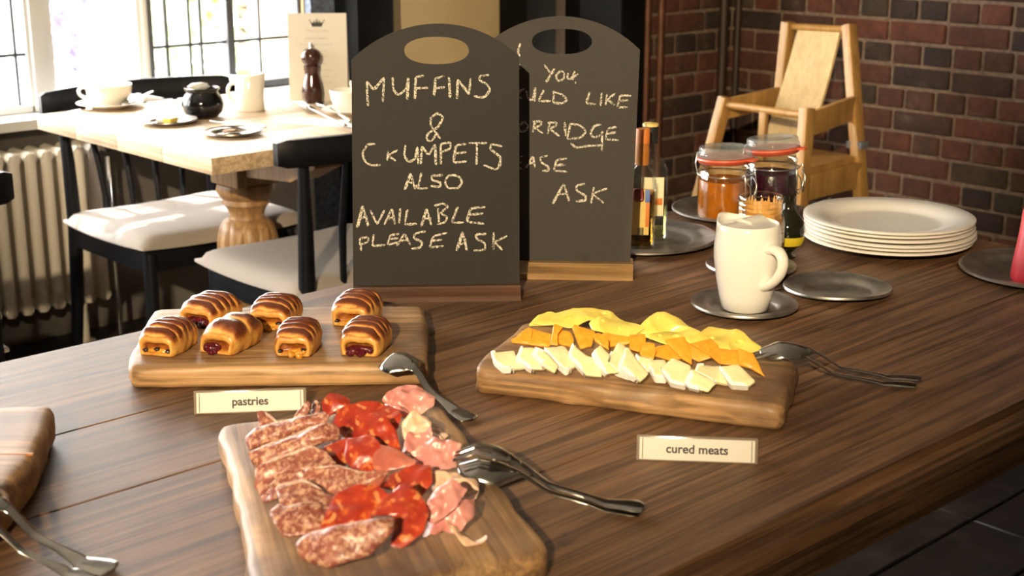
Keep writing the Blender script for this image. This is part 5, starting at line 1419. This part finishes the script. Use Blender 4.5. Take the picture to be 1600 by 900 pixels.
# small white jug
p = at(391, 172, ZT)
j = thing('cream_jug', 'small white straight-sided jug on the dining table, handle to the left', 'jug', p, AZ - R(90))
B().lathe([(0, 0), (.036, 0), (.0375, .002), (.0365, .04), (.0335, .085), (.0325, .0865), (.0310, .085), (.0335, .04), (.034, .006), (0, .005)], 48, (0, 0, 0), lambda q: V((q.x + (.010 * max(0, q.x / .034) ** 3 * max(0, (q.z - .055) / .03)), q.y, q.z + (.010 * q.x / .034 * max(0, (q.z - .05) / .035))))).done('body', M['china'], j, sharp=60)
pts = [(-.030, 0, .066), (-.044, 0, .070), (-.054, 0, .060), (-.055, 0, .042), (-.046, 0, .024), (-.034, 0, .014)]
pts = [V(q) for q in pts]
for _ in range(2):
    q = [pts[0]]
    for i in range(len(pts) - 1): q += [pts[i].lerp(pts[i + 1], .3), pts[i].lerp(pts[i + 1], .7)]
    pts = q + [pts[-1]]
B().tube(pts, .0045, 10).done('handle', M['china'], j)
# pepper mill
p = at(489, 160, ZT)
pm_ = thing('pepper_mill', 'turned dark brown pepper mill in front of the menu card', 'pepper mill', p)
M['mill'] = plain('dark_polished_wood', (.040, .014, .008), .14, nz=.3, nscale=60)
B().lathe([(0, 0), (.026, 0), (.027, .003), (.0255, .006), (.0275, .014), (.0285, .030), (.025, .052), (.0195, .072), (.0185, .082), (.021, .092), (.0215, .097), (.018, .099), (0, .099)], 48).done('body', M['mill'], pm_, sharp=50)
B().lathe([(0, .099), (.017, .099), (.0195, .102), (.025, .110), (.0275, .121), (.025, .132), (.017, .140), (.007, .143), (0, .143)], 48).done('head', M['mill'], pm_, sharp=50)
B().lathe([(0, .143), (.0045, .143), (.0045, .146), (.003, .148), (.0055, .152), (.0035, .157), (0, .158)], 20).done('finial', M['chrome'], pm_, sharp=60)
# menu card
a, e = at(447, 164, ZT), at(540, 163, ZT)
a, e = a + (e - a) * 0, e
cen = (a + e) / 2 + _F * .062; W = (e - a).length; Hm = .232
mc = thing('menu_card', 'cream menu card with a crown emblem standing behind the pepper mill', 'menu', cen, AZ - R(90) + R(1))
lean = R(5); m = Matrix.Rotation(-lean, 4, 'X')
B().box(m @ V((0, 0, Hm / 2)), (W, .0012, Hm), m.to_3x3()).done('front_leaf', M['card'], mc)
m2 = Matrix.Translation((0, .058, 0)) @ Matrix.Rotation(R(8), 4, 'X')
B().box(m2 @ V((0, 0, Hm / 2 - .002)), (W, .0012, Hm), m2.to_3x3()).done('back_leaf', M['card'], mc)
def onm(x, z, o=-.0009): return m @ V((x, o, z))
cb = B()
out = [(-.0165, .214), (-.0215, .2045), (-.0135, .2025), (-.012, .199), (.012, .199), (.0135, .2025), (.0215, .2045), (.0165, .214)]
crown = [(-.0125, .1965), (.0125, .1965), (.0140, .2010), (.0190, .2120), (.0120, .2065), (.0065, .2100), (.0040, .2065), (0, .2140), (-.0040, .2065), (-.0065, .2100), (-.0120, .2065), (-.0190, .2120), (-.0140, .2010)]
cb.loft([[onm(x, z, o) for x, z in crown] for o in (-.0007, -.0011)])
for x, z in ((-.0190, .2135), (.0190, .2135), (0, .2160), (-.0065, .2110), (.0065, .2110)): cb.blob(onm(x, z), .0018, 0, 0, 2)
co = cb.done('crown_emblem', M['ink'], mc)
mt = Matrix.Translation(onm(0, .186)) @ m @ Matrix.Rotation(R(90), 4, 'X')
text_mesh('The Crown', .0125, M['grey_ink'], 'lettering', mc, mt)
tl = B()
for k, (wd_, zz, hh) in enumerate(((.062, .166, .0035), (.092, .150, .0022), (.056, .133, .002), (.052, .118, .002), (.050, .100, .002), (.080, .083, .002), (.060, .066, .002), (.072, .050, .002))):
    n_ = 9; x = -wd_ / 2
    for q in range(n_):
        w_ = wd_ / n_ * (.55 + .3 * ((k * 5 + q * 3) % 4) / 4)
        tl.box(onm(x + w_ / 2, zz), (w_, .0003, hh), m.to_3x3()); x += wd_ / n_
tl.done('printed_lines', M['grey_ink'], mc)
